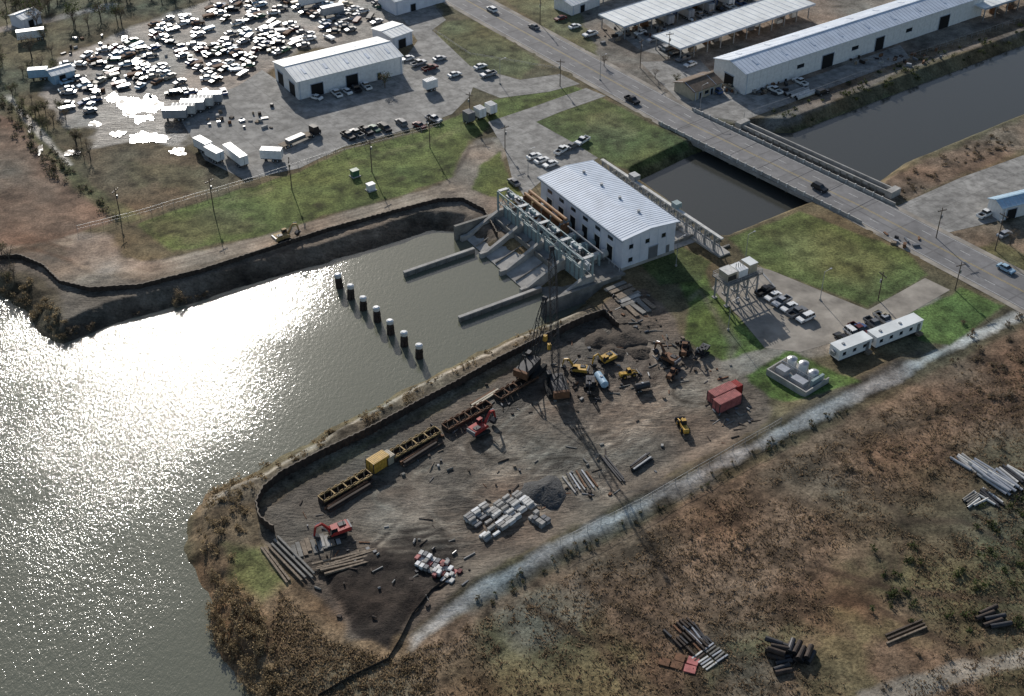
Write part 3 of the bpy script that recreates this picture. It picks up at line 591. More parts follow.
# trash rack structure
l,yw,LL,W_=rect((604,160),(722,238),(609,156),5)
t=B(); t.box(-1,LL+1,-1.2,2.4,-4,.5,'conc')
k=0
while k*3.6<=LL:
    x=k*3.6; t.box(x-.2,x+.2,-.6,-.2,.5,5,'steel'); t.beam((x,1.9,.5),(x,-.4,4.8),.22,'steel'); t.box(x-.3,x+.3,2.4,4.8,-6,.45,'concd'); k+=1
t.box(-.5,LL+.5,-.8,.1,4.9,5.25,'concw'); t.box(-.5,LL+.5,-.65,-.5,2.6,2.85,'steel')
k=0
while k*.6<LL: t.box(k*.6,k*.6+.12,-.5,-.4,.5,4.9,'silver'); t.beam((k*.6,2.5,-4),(k*.6,2.2,.4),.12,'dsteel'); k+=1
t.box(12,14.5,-.9,1.2,5.26,6.6,'steel'); t.box(30,32,-.9,1.0,5.26,6.6,'teal')
t.obj('trash_rack_gantry',l,yw)
a_=B(); a_.box(2,L-1,W+.2,W+9,-3.9,.12,'conc')
for k in range(7): a_.box(3+k*5,3.5+k*5,W+.3,W+9,.12,1.0,'concd'); 
for k in range(9): a_.cyl((3+k*4,W+9.1,.1),(3+k*4,W+9.1,1.2),.06,'white',5)
a_.cyl((2,W+9.1,1.15),(L-1,W+9.1,1.15),.06,'white',5)
for k in range(4): a_.box(6+k*7,8+k*7,W+3,W+5,.12,1.9,'teal')
a_.obj('intake_deck',SL,SY)
# ---------------- vehicles
_c={}
def wheels(b,xs,hw,r=.34,w=.24):
    for x in xs:
        for s in (-1,1):
            b.cyl((x,s*(hw-w/2-.01),r),(x,s*(hw+.03),r),r,'rub',12); b.cyl((x,s*(hw+.02),r),(x,s*(hw+.05),r),r*.55,'silver',8)
def car_mesh(kind,c):
    if (kind,c) in _c: return _c[(kind,c)]
    b=B()
    if kind=='sedan':
        b.prof([(-2.3,.32),(2.3,.32),(2.32,.6),(2.1,.8),(1.0,.95),(-1.4,1.0),(-2.2,.94),(-2.32,.7)],-.88,.88,c)
        b.frus(-1.7,1.05,.82,.96,-1.05,.4,.62,1.42,'glass'); b.frus(-1.08,.43,.64,1.42,-1.0,.35,.6,1.47,c)
        for x in (-.3,): b.box(x,x+.08,-.77,.77,.97,1.41,c)
        wheels(b,(-1.4,1.4),.88)
    elif kind=='suv':
        b.prof([(-2.35,.4),(2.3,.4),(2.35,.75),(2.15,.98),(1.1,1.08),(-2.3,1.1),(-2.4,.8)],-.94,.94,c)
        b.frus(-2.25,1.15,.88,1.08,-2.0,.5,.72,1.68,'glass'); b.frus(-2.03,.53,.74,1.68,-1.95,.45,.7,1.74,c)
        for x in (-1.1,-.1): b.box(x,x+.1,-.83,.83,1.09,1.67,c)
        wheels(b,(-1.45,1.45),.94,.38)
    elif kind=='pickup':
        b.prof([(-2.8,.45),(2.7,.45),(2.75,.85),(2.55,1.08),(1.25,1.16),(-.75,1.16),(-.75,.72),(-2.8,.72)],-.96,.96,c)
        b.frus(-.75,1.3,.9,1.16,-.6,.65,.74,1.8,'glass'); b.frus(-.63,.68,.76,1.8,-.58,.6,.72,1.86,c)
        for y in (-.96,.86): b.box(-2.8,-.76,y,y+.1,.72,1.16,c)
        b.box(-2.8,-2.7,-.85,.85,.73,1.14,c); b.box(-2.69,-.77,-.85,.85,.72,.76,'dark')
        wheels(b,(-1.75,1.75),.96,.4)
    if 1: b.box(2.25 if kind!='pickup' else 2.68,2.37 if kind!='pickup' else 2.8,-.8,.8,.42,.56,'dsteel')
    me=b.mesh('%s_%s'%(kind,c)); _c[(kind,c)]=me; return me
CC=['white','white','white','silver','silver','grey','grey','black','black','maroon','blue','beige','white','silver']
def car(u,v,yaw,kind=None,c=None,name='parked_car',z=.04):
    x,y=G(u,v); kind=kind or random.choice(['sedan','sedan','suv','pickup','pickup']); c=c or random.choice(CC)
    put(car_mesh(kind,c),name,(x,y,max(hz(x,y),0)+z),yaw)
R=math.radians; Y1=R(36); Y2=SY
def carrow(u1,v1,u2,v2,n,yaw,jit=.5,cols=None):
    for i in range(n):
        t=i/max(1,n-1); car(u1+(u2-u1)*t+random.uniform(-jit,jit),v1+(v2-v1)*t+random.uniform(-jit,jit)*.5,yaw+random.uniform(-.06,.06)+random.choice([0,math.pi]),c=cols[i%len(cols)] if cols else None)
carrow(765,293,805,320,6,Y1,.3,['black','white','silver','white','grey','white']); carrow(842,340,884,322,5,Y2,.4); carrow(858,332,884,320,2,Y2)
carrow(534,158,550,166,3,Y1,.5,['white']); carrow(562,152,582,143,3,Y1+.3); carrow(514,184,520,204,2,Y2,.3,['grey','white'])
carrow(348,138,384,128,5,Y2+.2,.5,['black','grey','black','green','black']); carrow(386,130,402,124,2,Y2,1,['black','grey']); carrow(420,127,434,121,2,Y2+.3)
carrow(408,60,430,70,3,Y1); carrow(302,93,316,99,2,Y2+.5); carrow(337,95,366,88,4,Y2); 
carrow(440,60,455,76,2,Y1); carrow(480,68,488,76,2,Y1); carrow(560,20,590,36,3,Y1); carrow(668,50,690,66,4,Y1); carrow(716,92,742,84,3,Y2)
carrow(690,20,740,5,6,Y2); carrow(640,34,665,48,3,Y1); carrow(775,92,800,84,2,Y2)
RY=yawpx(690,124,860,206)
def roadcar(t_u,t_v,side,dirn,kind,c):
    x,y=G(t_u,t_v); i=min(range(len(RP)),key=lambda k:(RP[k][0]-x)**2+(RP[k][1]-y)**2); a=RP[max(0,i-1)];b_=RP[min(len(RP)-1,i+1)]
    yw=math.atan2(b_[1]-a[1],b_[0]-a[0]); p=RP[i]; put(car_mesh(kind,c),'car',(p[0]-math.sin(yw)*side,p[1]+math.cos(yw)*side,.07),yw+(0 if dirn>0 else math.pi))
roadcar(816,188,-1.6,1,'suv','black'); roadcar(984,280,4.4,1,'sedan','bluel'); roadcar(641,97,-4.6,1,'pickup','black'); roadcar(520,30,4.6,-1,'sedan','grey'); roadcar(486,10,1.6,-1,'suv','white')
car(1004,236,Y1,'sedan','silver'); car(985,216,Y1,'pickup','white'); car(822,94,Y1,'suv','black')
# scrapyard mass
def lowcar(c):
    b=B(); L=random.uniform(4,5); b.prof([(-L/2,.3),(L/2,.3),(L/2,.75),(L*.2,.95),(-L/2,.98)],-.87,.87,c)
    if random.random()<.8: b.frus(-L*.35,L*.2,.8,.96,-L*.24,L*.08,.62,1.4,'glass',c)
    if random.random()<.3: b.box(L*.2,L*.45,-.7,.7,.951,1.0,'dark')
    for x in (-L*.3,L*.3):
        for s in (-.9,.7): b.cyl((x,s,.3),(x,s+.2,.3),.3,'rub',6)
    return b
def inpoly(P,x,y):
    c=False;j=len(P)-1
    for i in range(len(P)):
        if (P[i][1]>y)!=(P[j][1]>y) and x<(P[j][0]-P[i][0])*(y-P[i][1])/(P[j][1]-P[i][1])+P[i][0]: c=not c
        j=i
    return c
LC=['white','white','silver','silver','silver','grey','grey','black','black','blue','maroon','beige','bluel','rust','green']
S=B()
for poly in ([(60,66),(150,26),(262,-10),(375,-20),(392,10),(375,28),(290,52),(262,66),(235,80),(180,98),(160,88),(120,90),(85,118),(62,112)],[(160,95),(235,82),(240,90),(185,108)]):
    P=PG(poly); xs=[p[0] for p in P]; ys=[p[1] for p in P]; cx,cy=sum(xs)/len(xs),sum(ys)/len(ys); yw=R(40)
    for i in range(-44,44):
        for j in range(-60,60):
            if i%5==2 and random.random()<.75: continue
            if j%13==5: continue
            a=i*5.0+random.uniform(-1.3,1.3)+2*math.sin(j*.2); e=j*3.0+random.uniform(-.7,.7)
            x=cx+a*math.cos(yw)-e*math.sin(yw); y=cy+a*math.sin(yw)+e*math.cos(yw)
            if inpoly(P,x,y) and random.random()<.74 and math.hypot(x-G(140,112)[0],y-G(140,112)[1])>12:
                S.merge(lowcar(random.choice(LC)).tf(x,y,.15,yw+random.gauss(0,.35)+random.choice([0,math.pi,math.pi,1.57 if random.random()<.2 else 0])))
S.obj('scrapyard_wrecked_cars')
# ---- site machines
def track(b,y,L,h,w=.6): b.prof([(-L/2+.35,0),(L/2-.35,0),(L/2,h*.5),(L/2-.3,h),(-L/2+.3,h),(-L/2,h*.5)],y-w/2,y+w/2,'rub'); b.box(-L/2+.5,L/2-.5,y-w/2-.04,y+w/2+.04,h*.3,h*.7,'dsteel')
def excavator(u,v,yaw,c='yel',sc=.8,name='excavator',reach=.6):
    b=B(); track(b,-1.25,4.2,.9);track(b,1.25,4.2,.9); b.box(-1,1,-1,1,.4,1.05,'dsteel')
    t=B(); t.prof([(-2.9,1.15),(1.6,1.15),(1.6,1.5),(1.0,2.0),(-2.6,2.2),(-3.0,1.9)],-1.35,1.35,c); t.box(-3.1,-2.2,-1.3,1.3,1.1,2.1,'grey')
    t.frus(.0,1.6,.45,1.5,.15,1.35,.4,2.95,'glass','grey',cy=.85); t.box(.1,1.4,.42,1.28,2.95,3.05,c); t.box(-2.2,-.6,-1.0,.2,2.15,2.35,'dsteel'); t.cyl((-1.8,-.7,2.2),(-1.8,-.7,2.9),.08,'dsteel',6)
    p0=Vector((1.2,-.3,1.7));p1=Vector((3.0,-.3,4.2));p2=Vector((5.2*reach+1.2,-.3,3.9));p3=Vector((6.0*reach+1.3,-.3,1.2))
    for a,q,w in ((p0,p1,.5),(p1,p2,.45),(p2,p3,.36)): t.cyl(a,q,w*.75,c,4,r2=w*.6)
    t.cyl(p0+Vector((.6,0,-.2)),(p0+p1)/2+Vector((.8,0,.3)),.12,'silver',6); t.cyl(p1+Vector((.3,0,.5)),p2+Vector((0,0,.55)),.11,'silver',6)
    t.prof([(p3.x-.2,.9),(p3.x+.3,1.5),(p3.x-.3,1.7),(p3.x-1.2,1.2),(p3.x-1.3,.5),(p3.x-.6,.2)],-.9,.3,'dsteel')
    x,y=G(u,v); e=empty(name,(x,y,hz(x,y)+.02),yaw); e.scale=(sc,)*3; b.obj('undercarriage',parent=e); t.obj('upper_structure_and_arm',yaw=.3,parent=e)
excavator(606,362,R(200)); excavator(578,372,R(150),'yel',.75); excavator(480,432,R(30),'red',.9); excavator(337,535,R(190),'red',.9); excavator(284,240,R(20),'ora',.9)
excavator(668,362,R(120),'rust',.85); excavator(702,354,R(220),'dsteel',.7); excavator(590,387,R(250),'dsteel',.7)
def loader(u,v,yaw,c='yel',sc=1,name='wheel_loader'):
    b=B(); 
    for x in (-1.6,1.6):
        for s in (-1,1): b.cyl((x,s*.75,.75),(x,s*1.25,.75),.75,'rub',14); b.cyl((x,s*1.24,.75),(x,s*1.28,.75),.35,c,8)
    b.prof([(-3,.8),(2,.8),(2,1.4),(.2,1.6),(-2.8,2.0),(-3.1,1.5)],-.7,.7,c); b.frus(-.6,.9,.65,1.6,-.4,.7,.6,3.0,'glass',c)
    for s in (-.6,.6): b.cyl((1,s,1.9),(3.4,s,.9),.16,c,6)
    b.prof([(3.2,.2),(4.3,.1),(4.4,.25),(3.6,.5),(3.4,1.3),(3.1,1.2)],-1.3,1.3,'dsteel')
    x,y=G(u,v); o=b.obj(name,(x,y,hz(x,y)),yaw); o.scale=(sc,)*3
loader(683,429,R(100),'yel',.8); loader(628,376,R(20),'yel',.7); loader(684,352,R(80),'rust',.85); loader(672,376,R(60),'rust',.7)
def crane(u,v,yaw,Lb,ang,c='dsteel'):
    b=B(); track(b,-2,6.2,1.2,.9);track(b,2,6.2,1.2,.9); b.box(-1.6,1.6,-1.6,1.6,.6,1.5,'dsteel')
    t=B(); t.box(-4.2,1.8,-1.5,1.5,1.6,3.2,c); t.box(-5,-4.2,-1.7,1.7,1.5,3.2,'rust'); t.frus(.8,2.6,.55,1.6,.9,2.3,.5,3.9,'glass',c,cy=1.5)
    t.beam((-1,-1,3.2),(-3.2,-.4,6.5),.2,c);t.beam((-1,1,3.2),(-3.2,.4,6.5),.2,c);t.beam((-3.9,-1,3.2),(-3.2,-.4,6.5),.2,c);t.beam((-3.9,1,3.2),(-3.2,.4,6.5),.2,c);t.beam((-3.2,-.4,6.5),(-3.2,.4,6.5),.2,c)
    bm=B(); d=Vector((math.cos(ang),0,math.sin(ang))); up=Vector((-d.z,0,d.x)); sd=Vector((0,1,0)); o=Vector((1.2,0,1.9)); n_=int(Lb/1.6); pr=None
    for i in range(n_+1):
        s=i/n_; w=.75*min(1,.25+i*.35,.3+(n_-i)*.3); ctr=o+d*Lb*s
        q=[ctr+up*w*a+sd*w*e for a,e in ((1,1),(1,-1),(-1,-1),(-1,1))]
        if pr:
            for k in range(4): bm.beam(pr[k],q[k],.14,'dsteel'); bm.beam(pr[k],q[(k+1)%4],.08,'dsteel')
        pr=q
    tip=o+d*Lb
    for s in (-.3,.3): bm.cyl((-3.2,s,6.5),tip+Vector((0,s,0)),.045,'dsteel',4)
    bm.cyl(tip+Vector((.4,0,0)),(tip.x+.4,0,6),.05,'dsteel',4); bm.box(tip.x+.0,tip.x+.8,-.4,.4,4.6,6,'yel'); bm.cyl(tip-sd*.5,tip+sd*.5,.5,'dsteel',10)
    x,y=G(u,v); parts('lattice_boom_crane',(x,y,hz(x,y)),yaw,{'crawlers':b,'cab_and_counterweight':t,'boom':bm})
crane(557,390,R(100),30,R(76)); crane(531,372,R(60),15,R(72))
def stack(name,u,v,L,n,w,h,yaw,mk,layers=1,jit=.05,gap=.15):
    b=B()
    for k in range(layers):
        for i in range(n-k):
            y=(i-(n-k-1)/2)*(w+gap)+random.uniform(-.08,.08); s=random.uniform(-.5,.5); a=random.uniform(-jit,jit)*.5
            b.rbox(s,y,L*random.uniform(.8,1),w,k*(h+.03)+.05,k*(h+.03)+h+.05,a,mk if isinstance(mk,str) else random.choice(mk))
    x,y=G(u,v); b.obj(name,(x,y,max(hz(x,y),-.2)+.05),yaw)
YW=yawpx(330,505,440,437)
def coffer(u1,v1,u2,v2,w,h,m1,m2='rustd',name='steel_sheet_pile_frame'):
    a=G(u1,v1);b_=G(u2,v2); L=math.hypot(b_[0]-a[0],b_[1]-a[1]); yw=math.atan2(b_[1]-a[1],b_[0]-a[0]); b=B()
    for y in (0,w):
        k=0
        while k*.8<L:
            o=.12 if k%2 else -.12; b.box(k*.8,min(L,k*.8+.79),y+o-.06,y+o+.06,-.3,h+random.uniform(-.06,.06),m2,m1); k+=1
        b.box(0,L,y-.3,y-.19,h-.35,h-.05,m1)
    for x in (0,L): b.box(x-.08,x+.08,.15,w-.15,-.3,h,m2,m1)
    for k in range(1,4): b.box(L*k/4-.12,L*k/4+.12,.2,w-.2,h-.3,h-.08,m1)
    b.obj(name,(a[0],a[1],.05),yw)
coffer(324,506,372,479,2.0,1.4,'ora'); coffer(394,462,441,436,2.2,1.4,'ora'); coffer(448,433,492,409,2.2,1.2,'rust','rustd'); coffer(500,402,538,380,2.2,1.1,'rust')
stack('sheet_pile_stack',350,497,12,3,.5,.35,YW,['rust','rustd','ora'],2); stack('sheet_pile_stack',420,454,11,3,.5,.35,YW,['rustd','rust'],2)
stack('sheet_pile_stack',484,399,8,3,.4,.35,YW,['beige','rust']); stack('timber_pile',290,560,13,4,.4,.4,yawpx(270,545,305,580),['wood','wood','concd'],1,gap=.5)
stack('timber_pile',276,566,11,2,.4,.4,yawpx(268,548,292,580),'wood')
stack('timber_pile',348,564,12,5,.4,.4,yawpx(320,570,378,555),['wood','concd','wood'],1,gap=.35,jit=.15); stack('timber_mat',309,547,4.2,7,.8,.25,yawpx(300,540,306,560),['wood','concd'],1); stack('timber_mat',330,542,3.5,4,.8,.25,yawpx(300,540,306,560),['wood','conc'],1)
stack('steel_beam_pile',580,482,6,8,.3,.3,yawpx(570,470,585,492),['silver','dsteel','conc','rust'],1,gap=.4,jit=.15); stack('steel_beam_pile',613,470,9,3,.3,.3,yawpx(600,452,624,480),['dsteel'],1); stack('steel_beam_pile',640,464,6,4,.35,.3,YW,['dsteel','rustd','steel'],2)
stack('concrete_slab_stack',640,308,5,4,1.2,.3,SY,['concd','wood'],1,gap=.5,jit=.2); stack('concrete_slab_stack',622,292,7,4,1.2,.3,Y1,['conc','wood','concd'],1,gap=.6,jit=.1); stack('concrete_slab_stack',628,300,6,3,1.1,.3,Y1,['conc','wood','concd'],1,gap=.5,jit=.1)
def blocks(name,cu,cv,nx_,ny_,yaw,mk,sx=2.4,sy=.75,h=.8,lay=2,gx=.25,gy=.2,drop=.1):
    b=B()
    for i in range(nx_):
        for j in range(ny_):
            if random.random()<drop: continue
            for k in range(random.randint(1,lay)): b.rbox((i-nx_/2)*(sx+gx)+random.uniform(-.12,.12),(j-ny_/2)*(sy+gy)+random.uniform(-.06,.06),sx*random.uniform(.85,1),sy,k*h,k*h+h-.03,random.uniform(-.05,.05),random.choice(mk) if not isinstance(mk,str) else mk)
    x,y=G(cu,cv); b.obj(name,(x,y,hz(x,y)+.05),yaw)
BM=['concw','conc','white','concw','concw','conc']
blocks('concrete_block_stack',514,506,4,9,YW,BM,1.9,.55,.5,gy=.12); blocks('concrete_block_stack',484,514,3,6,YW,BM+['grey'],1.8,.55,.5); blocks('concrete_block_stack',500,526,4,3,YW,BM,1.8,.55,.5)
blocks('pallet_stack',430,562,3,7,YW+.3,['concw','redc','white','conc','grey'],1.1,.7,.5); blocks('pallet_stack',447,572,3,5,YW+.3,['redc','concw','maroon','white'],1.1,.7,.5); blocks('pallet_stack',540,518,2,4,YW,['grey','conc'],1.2,.8,.6)
blocks('rusty_scrap_stack',682,634,3,8,YW+1.4,['rust','rustd','dsteel','rustd'],2.4,.35,.3,2,gy=.4,drop=.3); blocks('rusty_scrap_stack',686,660,3,2,R(-20),['rust','redc','rust'],2.0,1.6,.3,1)
blocks('debris_pile',714,652,2,6,R(40),['concw','concd','rustd','silver'],2.6,.3,.3,1,gy=.35)
def heap(name,u,v,r,h,mk):
    b=B(); n_=22; m_=8; vs_=[(0,0,h)]
    for j in range(1,m_+1):
        for i in range(n_):
            t=i/n_*6.283; rr_=r*j/m_*(1+.15*math.sin(3*t+u)+.1*math.sin(5*t+v)+random.uniform(-.05,.05)); vs_.append((rr_*math.cos(t),rr_*math.sin(t),h*(1-(j/m_)**1.1)+random.uniform(-.1,.1)*(j<m_)-(.25 if j==m_ else 0)))
    fs=[(0,1+i,1+(i+1)%n_) for i in range(n_)]
    for j in range(m_-1):
        for i in range(n_): a=1+j*n_+i; c_=1+j*n_+(i+1)%n_; fs.append((a,a+n_,c_+n_,c_))
    b.add(vs_,fs,mk); x,y=G(u,v); me_=b.mesh(name); me_.polygons.foreach_set('use_smooth',[True]*len(me_.polygons)); put(me_,name,(x,y,hz(x,y)),0)
heap('gravel_pile',545,492,4.8,1.9,'gravel')
M['darkd']=mat('dark_dirt',(.075,.06,.047),.95,var=.5,scale=1,bump=.2,bscale=2)
for u,v,r,h in ((600,340,4,1.2),(625,337,5,1.2),(612,352,3,.9),(640,352,3,.9)): heap('dirt_pile',u,v,r,h,'darkd')
def container(u,v,yaw,mk,L=6,name='shipping_container',h=2.5,top=None):
    b=B().box(0,L,0,2.4,.1,h,mk)
    k=0
    while k*.4<L-.1:
        for y in (-.06,2.4): b.box(k*.4+.05,k*.4+.25,y,y+.06,.2,h-.1,mk)
        b.box(k*.4+.05,k*.4+.25,.1,2.3,h,h+.05,top or mk); k+=1
    for x in (-.05,L-.1):
        for y in (-.08,2.33): b.box(x,x+.15,y,y+.15,.05,h+.06,'dsteel')
    b.box(-.05,-.001,1.15,1.25,.2,h-.1,'dsteel')
    x,y=G(u,v); b.obj(name,(x,y,hz(x,y)),yaw)
YC=yawpx(720,408,752,393)
container(719,414,YC,'redc',6.2); container(714,406,YC,'redc',6.2); container(728,400,YC,'red',4)
container(374,474,YW,'yel',4.2,'yellow_tool_container',2.6); container(388,466,YW,'beige',2,'site_cabin',2.0)
def office(u,v,yaw,L,name='office_trailer'):
    b=B().box(0,L,0,3.2,.6,3.3,'white'); b.box(-.1,L+.1,-.1,3.3,3.3,3.45,'roofw')
    for k in range(int(L/3)): b.box(1+k*3,1.9+k*3,-.06,-.005,1.7,2.5,'glass'); b.box(.9+k*3,2.0+k*3,-.09,-.005,1.58,1.68,'rooft')
    b.box(L-1.6,L-.7,-.06,-.005,.7,2.8,'grey'); b.box(L-1.9,L-.4,-1.2,-.1,0,.6,'wood'); b.box(.3,L-.3,.3,2.9,.0,.6,'dsteel'); b.box(-.7,-.1,1,2.2,1.5,2.5,'steel')
    for k in range(int(L/6)): b.box(2+k*6,2.6+k*6,1.3,1.9,3.45,3.7,'steel')
    x,y=G(u,v); b.obj(name,(x,y,0),yaw)
YO=yawpx(835,362,868,349)
office(838,363,YO,9.5); office(875,350,YO,14)
# tank pad
x,y=G(797,379); b=B().rbox(0,0,11,8,0,.6,0,'conc'); b.box(-5.5,5.5,-4,-3.7,.61,1.6,'conc'); b.box(-5.5,-5.2,-3.69,4,.61,1.6,'conc'); b.box(5.2,5.5,-3.69,4,.61,1.6,'conc')
for i,(a,e,r_,h_) in enumerate(((-3.2,1.8,1.1,3.0),(-.2,2,1.1,3.4),(2.8,1.8,1.1,2.8))): b.cyl((a,e,.6),(a,e,h_),r_,'white',16); b.cyl((a,e,h_),(a,e,h_+.35),r_,'silver',16,r2=.3); b.cyl((a+1.15,e,.6),(a+1.15,e,h_+.5),.06,'steel',5)
b.box(-4,-1.5,-2.8,-.8,.6,2.4,'silver'); b.box(.2,3.6,-2.8,-.8,.6,2.0,'silver'); b.cyl((-1,-1.8,1.6),(.2,-1.8,1.6),.2,'teal',8); b.cyl((-4.6,0,2.4),(4.6,0,2.4),.12,'steel',6)
for k in range(5): b.cyl((-4.6+k*2.3,0,.6),(-4.6+k*2.3,0,2.4),.08,'steel',5)
b.box(4.2,4.8,-1,3,.6,2.6,'teal'); b.obj('fuel_tank_pad',(x,y,0),Y2+.15)
# elevated control structure
x,y=G(735,296); lg=B(); xs=(-4.6,-1.5,1.5,4.6); ys_=(-2.2,2.2)
for a in xs:
    for e in ys_: lg.box(a-.18,a+.18,e-.18,e+.18,0,6.0,'steel'); lg.box(a-.5,a+.5,e-.5,e+.5,-.1,.3,'conc')
for e in ys_:
    for i in range(3): lg.beam((xs[i],e,.6),(xs[i+1],e,5.8),.13,'steel'); lg.beam((xs[i],e,5.8),(xs[i+1],e,.6),.13,'steel')
    lg.box(-5,5,e-.25,e-.19,3.0,3.25,'steel')
pl=B().box(-5.4,5.4,-2.9,2.9,6.01,6.3,'concd')
for e in (-2.8,2.8):
    for z in (6.85,7.4): pl.cyl((-5.3,e,z),(5.3,e,z),.05,'steel',4)
    for k in range(9): pl.cyl((-5.3+k*1.32,e,6.3),(-5.3+k*1.32,e,7.4),.05,'steel',4)
for a in (-5.3,5.3):
    for z in (6.85,7.4): pl.cyl((a,-2.8,z),(a,2.8,z),.05,'steel',4)
eq=B().box(-4.6,-1.8,-1.6,1.6,6.31,8.5,'beige'); eq.box(-1.2,1.6,-1.7,1.7,6.31,8.3,'white'); eq.box(2.2,4.6,-1.5,1.5,6.31,8.7,'beige'); eq.box(-4.7,-1.7,-1.7,1.7,8.5,8.62,'concw'); eq.box(2.1,4.7,-1.6,1.6,8.7,8.82,'roofw')
for k in range(6): eq.box(-4.4+k*.42,-4.15+k*.42,-1.72,-1.6,6.6,7.9,'dsteel')
for k in range(4): eq.cyl((-.8+k*.7,0,8.3),(-.8+k*.7,0,9.5),.1,'steel',6)
sr=B()
for k in range(12): sr.box(5.45+k*.42,5.8+k*.42,-2.7,-1.8,5.9-k*.5,6.0-k*.5,'steel')
parts('elevated_generator_platform',(x,y,0),YO+.05,{'steel_frame':lg,'platform_and_railing':pl,'equipment_housings':eq,'stair':sr})
def tanker(u,v,yaw,mk='bluel',s=1):
    b=B().cyl((-2.5,0,1.8),(2.5,0,1.8),1.1,mk,16); b.cyl((-2.7,0,1.8),(-2.5,0,1.8),.7,mk,16,r2=1.1); b.cyl((2.5,0,1.8),(2.7,0,1.8),1.1,mk,16,r2=.7); b.box(-2.8,3.2,-.5,.5,.5,.75,'dsteel'); wheels(b,(-1.8,-.9),1.1,.45,.3); b.cyl((0,0,2.8),(0,0,3.1),.4,'silver',10)
    x,y=G(u,v); o=b.obj('tank_trailer',(x,y,hz(x,y)),yaw); o.scale=(s,)*3
tanker(601,384,R(110),'bluel',.8); tanker(642,390,R(20),'dsteel',.65)
def truck(u,v,yaw,cab='white',box='white',L=12,flat=False,name='semi_truck'):
    b=B(); b.prof([(0,.5),(2.6,.5),(2.6,1.4),(2.0,1.6),(1.7,2.9),(0,3.0)],-1.2,1.2,cab); b.frus(1.7,2.1,1.1,1.7,1.5,1.8,1.0,2.7,'glass'); b.box(-L,0,-.5,.5,.7,.98,'dsteel')
    if flat: b.box(-L-.4,-.6,-1.25,1.25,1.0,1.2,'wood'); b.box(-L+2,-3,-1,1,1.2,2.0,box)
    else:
        b.box(-L-.4,-.5,-1.25,1.25,1.05,3.8,box); b.box(-L-.46,-L-.4,-1.2,1.2,1.1,3.7,'silver'); b.box(-L,-.7,-1.27,1.27,1.1,1.25,'grey')
    wheels(b,(2.0,-.3,-L+1.2,-L+2.4),1.2,.5,.35); x,y=G(u,v); b.obj(name,(x,y,.05),yaw)
def trailer(u,v,yaw,L=11,mk='white',name='box_trailer'):
    b=B().box(0,L,-1.25,1.25,1.05,3.7,mk); b.box(.1,L-.1,-1.27,1.27,.95,1.15,'grey'); b.box(1,1.3,-.8,.8,0,1.0,'dsteel'); wheels(b,(L-2.4,L-1.2),1.2,.5,.35); b.box(L,L+.06,-.04,.04,1.1,3.6,'grey')
    for k in range(6): b.box(k*L/6+.4,k*L/6+.5,-1.25,1.25,3.7,3.74,'grey')
    x,y=G(u,v); b.obj(name,(x,y,.05),yaw)
truck(312,136,yawpx(270,150,312,132),'black','grey',11,True,'flatbed_truck')
trailer(228,155,yawpx(228,155,250,172),10); trailer(198,148,yawpx(198,148,216,158),6); trailer(209,157,yawpx(198,148,216,158),6)
for k in range(5): trailer(164+k*9,120-k*4,yawpx(166,118,184,103)-1.2,7,'concw' if k%2 else 'silver')
trailer(262,160,yawpx(250,160,270,150)-1.0,6); trailer(425,92,Y1,4,'white','utility_trailer'); trailer(18,42,R(20),9); trailer(30,80,R(10),6,'bluel')
trailer(300,8,R(30),9); trailer(322,18,R(30),8,'silver')
for k in range(3): trailer(466+k*11,121-k*4,Y2+.1,3,['grey','white','white'][k],'utility_trailer')
for k in range(6): trailer(655+k*20,18-k*6,Y2,9,random.choice(['white','grey','silver']))
for u,v,mk in ((355,176,'green'),(371,190,'white')):
    x,y=G(u,v); B().box(-1,1,-.8,.8,.2,1.9,mk).box(-1.3,1.3,-1.1,1.1,0,.2,'conc').box(-1.1,1.1,-.9,.9,1.9,2.0,mk).obj('utility_cabinet',(x,y,0),Y1)
def pole(u,v,h=11,arms=1,name='utility_pole',yaw=0):
    b=B().cyl((0,0,-.3),(0,0,h),.15,'woodd',8,r2=.1)
    for k in range(arms): b.box(-1.3,1.3,-.08,.08,h-1.0-k*1.1,h-.82-k*1.1,'woodd'); [b.cyl((xx,0,h-.82-k*1.1),(xx,0,h-.6-k*1.1),.07,'grey',5) for xx in (-1.2,-.5,.5,1.2)]
    if arms: b.cyl((.35,0,h-3.2),(.35,0,h-2.3),.22,'steel',8)
    x,y=G(u,v); b.obj(name,(x,y,hz(x,y)),yaw)
for u,v,h in ((214,212,10),(292,190,10),(372,172,10),(430,148,10),(470,120,9),(505,150,8),(560,86,9),(640,68,10),(936,238,9),(995,250,11),(878,300,8),(955,290,8),(668,58,9),(120,215,8),(540,24,9)): pole(u,v,h,1,yaw=random.uniform(0,3))
def lamp(u,v,h=9,yaw=0):
    b=B().cyl((0,0,0),(0,0,h),.1,'steel',8,r2=.06); b.cyl((0,0,h),(1.8,0,h+.3),.05,'steel',6); b.box(1.6,2.2,-.15,.15,h+.22,h+.36,'silver'); b.cyl((0,0,0),(0,0,.4),.3,'conc',8)
    x,y=G(u,v); b.obj('street_lamp',(x,y,0),yaw)
for u,v in ((528,176),(676,266),(745,262),(820,300),(700,110),(600,80),(500,84),(728,330)): lamp(u,v,8,SY+1.57)
